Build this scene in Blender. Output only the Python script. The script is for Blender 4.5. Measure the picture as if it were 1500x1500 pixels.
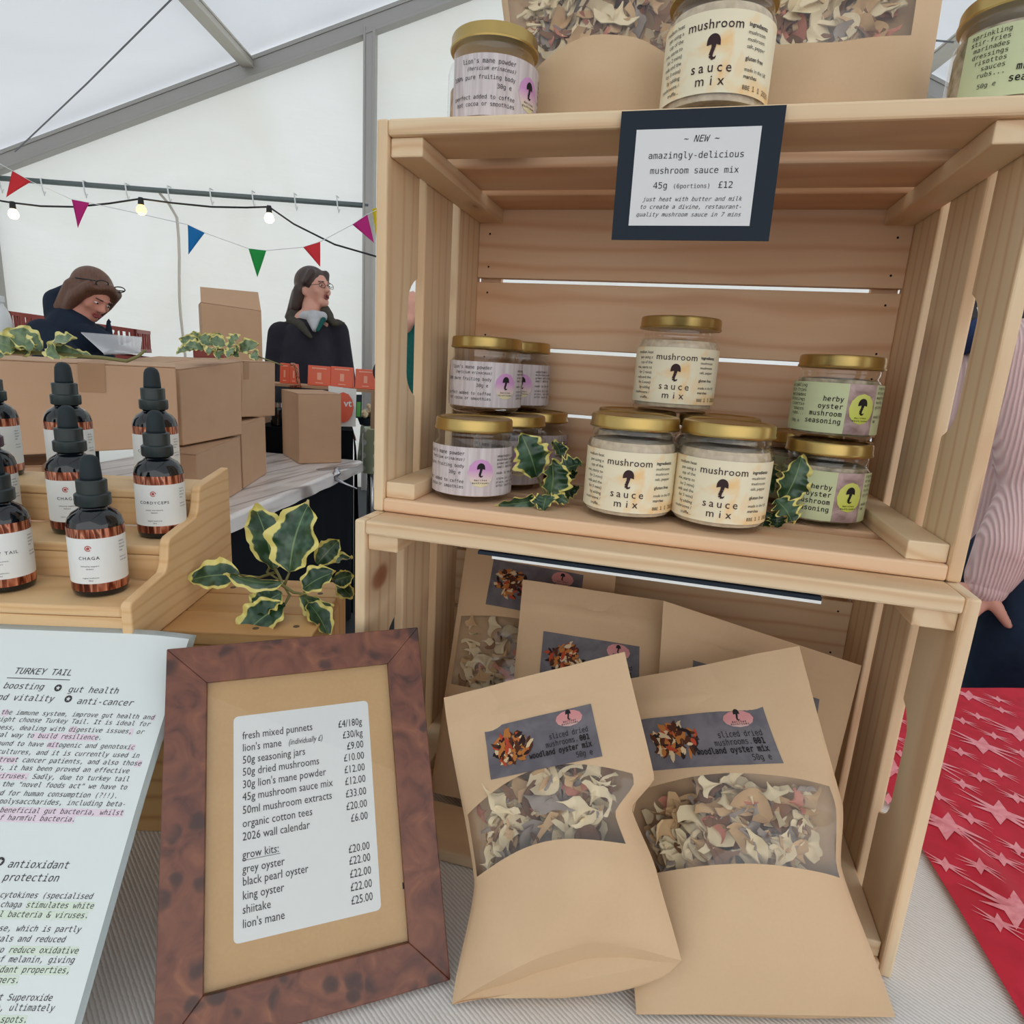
import bpy, bmesh, math, random
from mathutils import Vector, Matrix, noise
PI = math.pi
C = bpy.context.scene.collection
SC = bpy.context.scene
for o in list(bpy.data.objects):
    bpy.data.objects.remove(o, do_unlink=True)
random.seed(7)

# ------------------------------------------------------------------ camera, world, exposure
CAM = Vector((0.2533, -0.4969, 0.4458))
RX = Vector((0.9641, 0.2589, 0.0589)); RD = Vector((0.1144, -0.2047, -0.9721)); RF = Vector((-0.2396, 0.9440, -0.2270))
FPX = 924.54                                        # focal length in pixels of the 1500 px frame
cd = bpy.data.cameras.new('camera'); cam = bpy.data.objects.new('camera', cd); C.objects.link(cam)
mw = Matrix(((RX.x, -RD.x, -RF.x, CAM.x), (RX.y, -RD.y, -RF.y, CAM.y), (RX.z, -RD.z, -RF.z, CAM.z), (0, 0, 0, 1)))
cam.matrix_world = mw
cd.sensor_width = 36; cd.lens = FPX / 1500 * 36; cd.clip_start = 0.02; cd.clip_end = 100
SC.camera = cam
w = bpy.data.worlds.new('overcast_sky'); SC.world = w; w.use_nodes = True
bg = w.node_tree.nodes['Background']; bg.inputs[0].default_value = (0.985, 0.99, 1.0, 1); bg.inputs[1].default_value = 1.5
SC.view_settings.view_transform = 'Standard'; SC.view_settings.look = 'None'
SC.view_settings.exposure = 0.0; SC.view_settings.gamma = 1.0; SC.view_settings.use_curve_mapping = False
SC.cycles.max_bounces = 10; SC.cycles.diffuse_bounces = 5; SC.cycles.transparent_max_bounces = 24
SC.cycles.caustics_reflective = False; SC.cycles.caustics_refractive = False

def spot(px, py, t):                                # point seen at a pixel, t metres in front of the camera
    return CAM + (RF + RX * ((px - 750) / FPX) + RD * ((py - 750) / FPX)) * t
def spot_z(px, py, z):
    d = RF + RX * ((px - 750) / FPX) + RD * ((py - 750) / FPX); return CAM + d * ((z - CAM.z) / d.z)
def spot_y(px, py, y):
    d = RF + RX * ((px - 750) / FPX) + RD * ((py - 750) / FPX); return CAM + d * ((y - CAM.y) / d.y)

# ------------------------------------------------------------------ materials
def srgb(r, g, b):
    f = lambda c: (c / 255 / 12.92) if c / 255 <= 0.04045 else ((c / 255 + 0.055) / 1.055) ** 2.4
    return (f(r), f(g), f(b), 1)
MATS = {}
class NT:
    def __init__(s, name):
        s.m = bpy.data.materials.new(name); s.m.use_nodes = True; s.t = s.m.node_tree; s.n = s.t.nodes
        s.b = s.n['Principled BSDF']; s.out = s.n['Material Output']; MATS[name] = s.m
    def new(s, typ, ins=None, **kw):
        n = s.n.new(typ)
        for k, v in kw.items(): setattr(n, k, v)
        for k, v in (ins or {}).items(): s.set(n, k, v)
        return n
    def set(s, n, k, v):
        if isinstance(v, bpy.types.NodeSocket): s.t.links.new(v, n.inputs[k])
        else: n.inputs[k].default_value = v
    def P(s, **kw):
        for k, v in kw.items(): s.set(s.b, k.replace('_', ' '), v)
    def ramp(s, fac, stops, interp='LINEAR'):
        n = s.n.new('ShaderNodeValToRGB'); s.t.links.new(fac, n.inputs[0]); cr = n.color_ramp; cr.interpolation = interp
        while len(cr.elements) < len(stops): cr.elements.new(0.5)
        for e, (p, c) in zip(cr.elements, stops): e.position = p; e.color = c
        return n.outputs[0]
    def mix(s, fac, a, b, mode='MIX'):
        n = s.n.new('ShaderNodeMix'); n.data_type = 'RGBA'; n.blend_type = mode
        for k, v in ((0, fac), (6, a), (7, b)):
            if isinstance(v, bpy.types.NodeSocket): s.t.links.new(v, n.inputs[k])
            else: n.inputs[k].default_value = v
        return n.outputs[2]
    def math(s, op, a, b=0.0):
        n = s.n.new('ShaderNodeMath'); n.operation = op
        s.set(n, 0, a); s.set(n, 1, b); return n.outputs[0]
    def bump(s, h, st=0.2, d=0.001):
        n = s.n.new('ShaderNodeBump'); n.inputs['Strength'].default_value = st; n.inputs['Distance'].default_value = d
        s.t.links.new(h, n.inputs['Height']); s.t.links.new(n.outputs[0], s.b.inputs['Normal'])
    def vec(s, src, scale=(1, 1, 1), out=None):
        m = s.n.new('ShaderNodeMapping'); m.inputs['Scale'].default_value = scale; s.t.links.new(src, m.inputs[0]); return m.outputs[0]
    def obj(s): return s.new('ShaderNodeTexCoord').outputs['Object']
    def attr(s, name): return s.new('ShaderNodeAttribute', attribute_name=name)

def plain(name, col, rough=0.6, metal=0.0, spec=0.5, **kw):
    t = NT(name); t.P(Base_Color=col, Roughness=rough, Metallic=metal, Specular_IOR_Level=spec, **kw); return t.m

def pine(name, light, mid, dark, knot, sc=1.0):
    t = NT(name); g = t.attr('grain').outputs['Vector']
    warp = t.new('ShaderNodeTexNoise', {'Vector': t.vec(g, (4, 16, 16)), 'Scale': 1.0, 'Detail': 2})
    v2 = t.new('ShaderNodeVectorMath', {0: g, 1: t.new('ShaderNodeVectorMath', {0: warp.outputs['Color'], 'Scale': 0.024}, operation='SCALE').outputs[0]}, operation='ADD').outputs[0]
    rings = t.new('ShaderNodeTexWave', {'Vector': t.vec(v2, (0.8, 17, 17)), 'Scale': sc, 'Distortion': 2.2, 'Detail': 2, 'Detail Scale': 0.8}, wave_type='RINGS', rings_direction='X')
    fine = t.new('ShaderNodeTexNoise', {'Vector': t.vec(g, (9, 420, 420)), 'Scale': 1.0, 'Detail': 2})
    big = t.new('ShaderNodeTexNoise', {'Vector': t.vec(g, (3, 20, 20)), 'Scale': 1.0, 'Detail': 2})
    c = t.ramp(rings.outputs['Fac'], [(0.0, light), (0.6, light), (0.9, mid), (1.0, dark)])
    c = t.mix(0.6, light, c)
    c = t.mix(t.ramp(big.outputs['Fac'], [(0.45, (0, 0, 0, 1)), (0.75, (0.7, 0.7, 0.7, 1))]), c, mid)
    c = t.mix(t.math('MULTIPLY', fine.outputs['Fac'], 0.10), c, dark)
    kn = t.new('ShaderNodeTexVoronoi', {'Vector': t.vec(v2, (6.0, 15, 4)), 'Scale': 1.0, 'Randomness': 1.0})
    kf = t.ramp(kn.outputs['Distance'], [(0.0, (1, 1, 1, 1)), (0.05, (0.9, 0.9, 0.9, 1)), (0.08, (0.35, 0.35, 0.35, 1)), (0.18, (0, 0, 0, 1))])
    c = t.mix(kf, c, knot)
    t.P(Base_Color=c, Roughness=0.55, Specular_IOR_Level=0.3); t.bump(fine.outputs['Fac'], 0.12, 0.0006)
    return t.m
pine('pine', srgb(232, 208, 172), srgb(224, 190, 148), srgb(206, 162, 120), srgb(146, 92, 64))
pine('pine_pinkish', srgb(230, 196, 160), srgb(220, 172, 132), srgb(204, 150, 112), srgb(144, 84, 60))
pine('pine_warm', srgb(214, 172, 116), srgb(200, 152, 94), srgb(176, 124, 72), srgb(120, 76, 44))
pine('bamboo', srgb(230, 194, 146), srgb(222, 180, 128), srgb(210, 164, 112), srgb(212, 168, 116), 1.6)

def kraft(name, a, b):
    t = NT(name); o = t.obj()
    n = t.new('ShaderNodeTexNoise', {'Vector': o, 'Scale': 420.0, 'Detail': 3}); n2 = t.new('ShaderNodeTexNoise', {'Vector': o, 'Scale': 18.0, 'Detail': 2})
    f = t.math('ADD', t.math('MULTIPLY', n.outputs['Fac'], 0.4), t.math('MULTIPLY', n2.outputs['Fac'], 0.6))
    t.P(Base_Color=t.mix(f, a, b), Roughness=0.62, Specular_IOR_Level=0.3); t.bump(n.outputs['Fac'], 0.06, 0.0005)
kraft('kraft_paper', srgb(214, 184, 148), srgb(202, 170, 132))
kraft('cardboard', srgb(196, 160, 128), srgb(184, 146, 114))
kraft('cardboard_tape', srgb(176, 138, 104), srgb(166, 128, 96))
kraft('hardboard', srgb(206, 168, 118), srgb(182, 140, 92))

def burl():
    t = NT('burl_veneer'); o = t.obj()
    n = t.new('ShaderNodeTexNoise', {'Vector': o, 'Scale': 38.0, 'Detail': 6, 'Distortion': 1.6})
    c = t.ramp(n.outputs['Fac'], [(0.25, srgb(70, 36, 26)), (0.42, srgb(104, 58, 42)), (0.6, srgb(122, 72, 50)), (0.8, srgb(144, 92, 62))])
    wn = t.new('ShaderNodeTexNoise', {'Vector': o, 'Scale': 60.0, 'Detail': 2})
    vv = t.new('ShaderNodeVectorMath', {0: o, 1: t.new('ShaderNodeVectorMath', {0: wn.outputs['Color'], 'Scale': 0.012}, operation='SCALE').outputs[0]}, operation='ADD').outputs[0]
    v = t.new('ShaderNodeTexVoronoi', {'Vector': vv, 'Scale': 62.0}); big = t.new('ShaderNodeTexNoise', {'Vector': o, 'Scale': 22.0, 'Detail': 1})
    e = t.ramp(v.outputs['Distance'], [(0.0, (1, 1, 1, 1)), (0.3, (0.8, 0.8, 0.8, 1)), (0.46, (0, 0, 0, 1))])
    m = t.math('MULTIPLY', e, t.ramp(big.outputs['Fac'], [(0.44, (0, 0, 0, 1)), (0.52, (1, 1, 1, 1))]))
    t.P(Base_Color=t.mix(m, c, srgb(58, 34, 28)), Roughness=0.32)
burl()
def fabric_roof(name, a, b, tr):
    t = NT(name); o = t.obj()
    n = t.new('ShaderNodeTexNoise', {'Vector': t.vec(o, (0.8, 0.8, 2.2)), 'Scale': 1.6, 'Detail': 4}); n2 = t.new('ShaderNodeTexNoise', {'Vector': o, 'Scale': 0.7, 'Detail': 3, 'Distortion': 1.0})
    c = t.mix(t.ramp(n2.outputs['Fac'], [(0.35, (0, 0, 0, 1)), (0.7, (1, 1, 1, 1))]), a, b)
    d = t.new('ShaderNodeBsdfDiffuse', {'Color': c}); l = t.new('ShaderNodeBsdfTranslucent', {'Color': c})
    bp = t.new('ShaderNodeBump', {'Height': n.outputs['Fac'], 'Strength': 0.5, 'Distance': 0.08})
    t.t.links.new(bp.outputs[0], d.inputs['Normal'])
    mx = t.new('ShaderNodeMixShader', {0: tr, 1: d.outputs[0], 2: l.outputs[0]}); t.t.links.new(mx.outputs[0], t.out.inputs[0])
fabric_roof('tent_wall_fabric', srgb(227, 231, 229), srgb(219, 221, 214), 0.42)
fabric_roof('tent_roof_fabric', srgb(226, 231, 236), srgb(217, 223, 228), 0.44)

def clear(name, tint, refl=1.0, rough=0.03, base=0.0, milk=None):
    t = NT(name); fc = t.new('ShaderNodeLayerWeight', {'Blend': 0.5}).outputs['Facing']; tr = t.new('ShaderNodeBsdfTransparent', {'Color': tint})
    gl = t.new('ShaderNodeBsdfGlossy', {'Color': (1, 1, 1, 1), 'Roughness': rough})
    f = t.math('ADD', t.math('MULTIPLY', t.math('POWER', fc, 4.0), 0.75 * refl), 0.035 * refl + base)
    a = t.new('ShaderNodeMixShader', {0: f, 1: tr.outputs[0], 2: gl.outputs[0]}).outputs[0]
    if milk:
        df = t.new('ShaderNodeBsdfDiffuse', {'Color': milk[1]}); a = t.new('ShaderNodeMixShader', {0: milk[0], 1: a, 2: df.outputs[0]}).outputs[0]
    t.t.links.new(a, t.out.inputs[0])
clear('jar_glass', (0.975, 0.985, 0.98, 1), 1.0, 0.03, 0.015)
clear('clear_film', (0.97, 0.955, 0.93, 1), 1.2, 0.10, 0.02, (0.015, (0.85, 0.82, 0.80, 1)))
clear('frame_glass', (0.98, 0.985, 0.98, 1), 0.45, 0.01)
clear('acrylic', (0.86, 0.87, 0.89, 1), 1.0, 0.05, 0.04, (0.25, (0.75, 0.77, 0.8, 1)))
clear('laminate_edge', (0.86, 0.92, 0.92, 1), 1.0, 0.08, 0.05, (0.35, (0.7, 0.78, 0.78, 1)))
clear('lens_glass', (0.9, 0.92, 0.93, 1), 0.6, 0.02)

plain('gold_lid', srgb(192, 164, 100), 0.3, 0.92); plain('lid_side', srgb(206, 176, 104), 0.24, 1.0)
plain('black_ink', srgb(38, 34, 36), 0.7, 0, 0.2); plain('grey_ink', srgb(66, 62, 64), 0.7, 0, 0.2); plain('brown_ink', srgb(62, 44, 46), 0.7, 0, 0.2)
plain('white_paper', srgb(232, 234, 230), 0.6, 0, 0.3); plain('card_paper', srgb(224, 225, 224), 0.6, 0, 0.3); plain('sheet_paper', srgb(222, 230, 228), 0.35, 0, 0.5)
plain('black_card', srgb(38, 46, 56), 0.7, 0, 0.2)
plain('pink_highlight', srgb(228, 212, 222), 0.6); plain('green_highlight', srgb(214, 228, 210), 0.7)
plain('amber_glass', srgb(10, 16, 22), 0.06, 0, 0.7); plain('dropper_black', srgb(38, 48, 48), 0.38, 0, 0.5); plain('dropper_plum', srgb(66, 38, 56), 0.38, 0, 0.5)
plain('rubber_black', srgb(34, 44, 48), 0.62, 0, 0.3)
plain('logo_red', srgb(182, 74, 66), 0.6)
def foil():
    t = NT('copper_foil'); o = t.obj()
    n = t.new('ShaderNodeTexNoise', {'Vector': t.vec(o, (90, 90, 12)), 'Scale': 1.6, 'Detail': 1, 'Distortion': 2.0})
    t.P(Base_Color=t.ramp(n.outputs['Fac'], [(0.36, srgb(92, 44, 30)), (0.5, srgb(168, 92, 64)), (0.62, srgb(236, 168, 136)), (0.7, srgb(120, 60, 42))]), Roughness=0.3, Metallic=0.7)
foil()
def powder(name, a, b, s=160):
    t = NT(name); n = t.new('ShaderNodeTexNoise', {'Vector': t.obj(), 'Scale': s, 'Detail': 4})
    t.P(Base_Color=t.ramp(n.outputs['Fac'], [(0.35, a), (0.65, b)]), Roughness=0.9, Specular_IOR_Level=0.1); t.bump(n.outputs['Fac'], 0.4, 0.002)
powder('sauce_powder', srgb(222, 204, 176), srgb(200, 180, 154)); powder('mane_powder', srgb(196, 156, 112), srgb(160, 118, 80)); powder('herb_pieces', srgb(206, 190, 168), srgb(132, 122, 92), 90)
def blotch(name, a, b, s, lo, hi, stretch=(1, 1, 1), det=3):
    t = NT(name); n = t.new('ShaderNodeTexNoise', {'Vector': t.vec(t.obj(), stretch), 'Scale': s, 'Detail': det, 'Distortion': 0.6})
    t.P(Base_Color=t.ramp(n.outputs['Fac'], [(lo, a), (hi, b)]), Roughness=0.6, Specular_IOR_Level=0.3)
blotch('sauce_label', srgb(238, 228, 198), srgb(242, 196, 128), 42, 0.52, 0.74); blotch('lion_label', srgb(216, 208, 208), srgb(190, 177, 177), 1.0, 0.35, 0.7, (260, 260, 14))
plain('herby_green', srgb(200, 208, 164), 0.6)
blotch('herby_photo', srgb(196, 172, 170), srgb(142, 116, 112), 60, 0.4, 0.66)
blotch('bag_label', srgb(116, 112, 116), srgb(98, 94, 100), 60, 0.35, 0.65)
def grad(name, c0, c1, c2):
    t = NT(name); a = t.attr('tone').outputs['Fac']; t.P(Base_Color=t.ramp(a, [(0.0, c0), (0.3, c1), (0.62, c2), (1.0, c2)]), Roughness=0.6)
grad('lion_emblem', srgb(226, 216, 160), srgb(222, 200, 196), srgb(206, 150, 200))
grad('herby_emblem', srgb(196, 206, 84), srgb(204, 212, 96), srgb(206, 212, 110))
grad('bag_emblem', srgb(206, 176, 168), srgb(206, 146, 142), srgb(204, 136, 136))
def holly(name, g1, g2, yl):
    t = NT(name); e = t.attr('edge').outputs['Fac']
    n = t.new('ShaderNodeTexNoise', {'Vector': t.obj(), 'Scale': 260.0, 'Detail': 2}); n2 = t.new('ShaderNodeTexNoise', {'Vector': t.obj(), 'Scale': 70.0, 'Detail': 2})
    f = t.math('ADD', e, t.math('MULTIPLY', t.math('SUBTRACT', n2.outputs['Fac'], 0.5), 0.55))
    gr = t.mix(t.ramp(n2.outputs['Fac'], [(0.42, (0, 0, 0, 1)), (0.6, (1, 1, 1, 1))]), g1, g2)
    c = t.mix(t.ramp(f, [(0.72, (0, 0, 0, 1)), (0.77, (1, 1, 1, 1))]), gr, yl)
    v = t.attr('vein').outputs['Fac']
    c = t.mix(t.ramp(v, [(0.0, (0.6, 0.6, 0.6, 1)), (0.05, (0, 0, 0, 1))]), c, srgb(150, 176, 110))
    t.P(Base_Color=c, Roughness=0.3, Specular_IOR_Level=0.5); t.bump(n.outputs['Fac'], 0.1, 0.001)
holly('holly_leaf', srgb(30, 62, 38), srgb(76, 104, 80), srgb(228, 216, 128)); holly('holly_leaf_pale', srgb(98, 122, 92), srgb(126, 146, 112), srgb(224, 216, 140))
plain('stem_green', srgb(120, 116, 66), 0.6); plain('twig_brown', srgb(96, 76, 50), 0.7)
def cloth_white():
    t = NT('ribbed_white_cloth'); o = t.obj(); m = t.n.new('ShaderNodeMapping'); m.inputs['Rotation'].default_value = (0, 0, math.radians(32.8)); t.t.links.new(o, m.inputs[0])
    wv = t.new('ShaderNodeTexWave', {'Vector': m.outputs[0], 'Scale': 104.0, 'Distortion': 1.2, 'Detail': 1, 'Detail Scale': 3.0}, bands_direction='Y')
    n = t.new('ShaderNodeTexNoise', {'Vector': t.vec(m.outputs[0], (60, 500, 60)), 'Scale': 1.0, 'Detail': 2}); f = t.new('ShaderNodeTexNoise', {'Vector': o, 'Scale': 900.0, 'Detail': 2})
    h = t.math('MULTIPLY', wv.outputs['Fac'], t.math('ADD', n.outputs['Fac'], 0.3))
    t.P(Base_Color=t.mix(t.ramp(h, [(0.05, (0, 0, 0, 1)), (0.35, (1, 1, 1, 1))]), srgb(204, 198, 190), srgb(232, 229, 224)), Roughness=0.9, Specular_IOR_Level=0.1)
    t.bump(t.math('ADD', h, t.math('MULTIPLY', f.outputs['Fac'], 0.3)), 0.3, 0.0012)
cloth_white()
blotch('red_cloth', srgb(200, 26, 52), srgb(186, 18, 42), 30, 0.4, 0.6); blotch('star_pink', srgb(240, 158, 162), srgb(226, 132, 140), 120, 0.35, 0.65)
plain('black_cloth', srgb(26, 30, 36), 0.9, 0, 0.1); plain('dark_floor', srgb(58, 62, 66), 0.85)
def dots():
    t = NT('polka_cloth'); v = t.new('ShaderNodeTexVoronoi', {'Vector': t.attr('flat').outputs['Vector'], 'Scale': 15.0, 'Randomness': 0.0}, voronoi_dimensions='2D')
    t.P(Base_Color=t.ramp(v.outputs['Distance'], [(0.0, srgb(236, 236, 226)), (0.2, srgb(236, 236, 226)), (0.25, srgb(176, 186, 152)), (1, srgb(176, 186, 152))]), Roughness=0.8)
dots()
def marble():
    t = NT('printed_plank_cloth'); o = t.obj(); n = t.new('ShaderNodeTexNoise', {'Vector': t.vec(o, (14, 2, 14)), 'Scale': 1.6, 'Detail': 4, 'Distortion': 0.8})
    wv = t.new('ShaderNodeTexWave', {'Vector': o, 'Scale': 2.6, 'Distortion': 0.3}, bands_direction='X')
    c = t.ramp(n.outputs['Fac'], [(0.3, srgb(184, 174, 168)), (0.5, srgb(226, 220, 216)), (0.8, srgb(236, 232, 230))])
    t.P(Base_Color=t.mix(t.ramp(wv.outputs['Fac'], [(0.0, (0.7, 0.7, 0.7, 1)), (0.025, (0, 0, 0, 1))]), c, srgb(110, 92, 86)), Roughness=0.3)
marble()
plain('galvanised', srgb(168, 166, 162), 0.45, 0.55); plain('dark_rail', srgb(104, 116, 116), 0.5, 0.3); plain('aluminium', srgb(196, 192, 182), 0.45, 0.4); plain('steel', srgb(190, 190, 192), 0.25, 0.9)
plain('cable_black', srgb(28, 32, 34), 0.6); plain('cable_grey', srgb(120, 124, 128), 0.6)
t_ = NT('bulb_glow'); t_.P(Base_Color=(1, .8, .5, 1), Emission_Color=srgb(255, 190, 90), Emission_Strength=3.2)
t_ = NT('bulb_glow_cool'); t_.P(Base_Color=(1, .9, .8, 1), Emission_Color=srgb(255, 222, 170), Emission_Strength=4.0)
for nm, col in (('flag_red', (226, 78, 84)), ('flag_magenta', (206, 66, 146)), ('flag_blue', (54, 138, 200)), ('flag_green', (62, 172, 92)), ('flag_yellow', (226, 208, 60))):
    t_ = NT(nm); d_ = t_.new('ShaderNodeBsdfDiffuse', {'Color': srgb(*col)}); l_ = t_.new('ShaderNodeBsdfTranslucent', {'Color': srgb(*col)})
    x_ = t_.new('ShaderNodeMixShader', {0: 0.4, 1: d_.outputs[0], 2: l_.outputs[0]}); t_.t.links.new(x_.outputs[0], t_.out.inputs[0])
plain('orange_pack', srgb(236, 104, 70), 0.4); plain('pale_print', srgb(250, 176, 148), 0.5); plain('orange_mark', srgb(224, 92, 58), 0.5); plain('red_plastic', srgb(150, 62, 52), 0.45)
plain('green_mark', srgb(84, 170, 70), 0.5); plain('white_plastic', srgb(226, 230, 230), 0.3); plain('bread', srgb(206, 158, 96), 0.8); plain('nut_cream', srgb(220, 200, 164), 0.8)
plain('skin', srgb(214, 160, 140), 0.55, 0, 0.35); plain('skin_warm', srgb(206, 142, 122), 0.55, 0, 0.35); plain('lip', srgb(160, 76, 76), 0.5); plain('mouth_dark', srgb(70, 28, 30), 0.7); plain('eye_white', srgb(226, 220, 214), 0.3); plain('eye_dark', srgb(40, 28, 24), 0.3)
def hairmat(name, a, b):
    t = NT(name); n = t.new('ShaderNodeTexNoise', {'Vector': t.vec(t.obj(), (120, 120, 14)), 'Scale': 1.0, 'Detail': 3}); t.P(Base_Color=t.mix(n.outputs['Fac'], a, b), Roughness=0.5); t.bump(n.outputs['Fac'], 0.5, 0.004)
hairmat('hair_dark', srgb(44, 32, 30), srgb(78, 60, 54)); hairmat('hair_brown', srgb(74, 48, 38), srgb(122, 84, 62)); hairmat('hair_black', srgb(24, 20, 22), srgb(46, 40, 42))
def fabricmat(name, a, b, s=40, r=0.85):
    t = NT(name); n = t.new('ShaderNodeTexNoise', {'Vector': t.obj(), 'Scale': s, 'Detail': 3}); t.P(Base_Color=t.mix(n.outputs['Fac'], a, b), Roughness=r, Specular_IOR_Level=0.2); t.bump(n.outputs['Fac'], 0.35, 0.01)
fabricmat('navy_jacket', srgb(24, 34, 48), srgb(40, 52, 68), 14); fabricmat('charcoal_jacket', srgb(32, 32, 40), srgb(50, 48, 58), 12); fabricmat('teal_top', srgb(18, 74, 68), srgb(30, 96, 88)); fabricmat('denim', srgb(24, 34, 50), srgb(46, 64, 88), 16); fabricmat('dark_trousers', srgb(30, 32, 38), srgb(44, 46, 52))
fabricmat('olive_collar', srgb(60, 58, 50), srgb(80, 76, 66)); fabricmat('grey_shirt', srgb(176, 178, 180), srgb(196, 198, 200)); fabricmat('blue_scarf', srgb(40, 54, 92), srgb(60, 78, 120)); fabricmat('white_shirt', srgb(228, 230, 230), srgb(238, 240, 240))
def knit():
    t = NT('pink_knit'); o = t.obj(); wv = t.new('ShaderNodeTexNoise', {'Vector': o, 'Scale': 9.0, 'Detail': 2})
    w2 = t.new('ShaderNodeTexWave', {'Vector': o, 'Scale': 52.0, 'Distortion': 1.0, 'Detail': 1, 'Detail Scale': 0.6}, bands_direction='X'); s = w2.outputs['Fac']
    t.P(Base_Color=t.mix(s, srgb(218, 184, 182), srgb(236, 210, 206)), Roughness=0.9, Specular_IOR_Level=0.1); t.bump(t.math('ADD', s, wv.outputs['Fac']), 0.6, 0.004)
knit()
for nm, col in (('mushroom_cream', (236, 220, 184)), ('mushroom_tan', (206, 172, 130)), ('mushroom_brown', (136, 98, 72)), ('mushroom_grey', (158, 146, 138)), ('mushroom_pink', (206, 136, 116)), ('pic_orange', (184, 116, 58)), ('pic_red', (182, 74, 48)), ('pic_brown', (84, 48, 32)), ('pic_cream', (214, 190, 150)), ('pic_dark', (46, 34, 32))):
    plain(nm, srgb(*col), 0.75, 0, 0.2)

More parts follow.
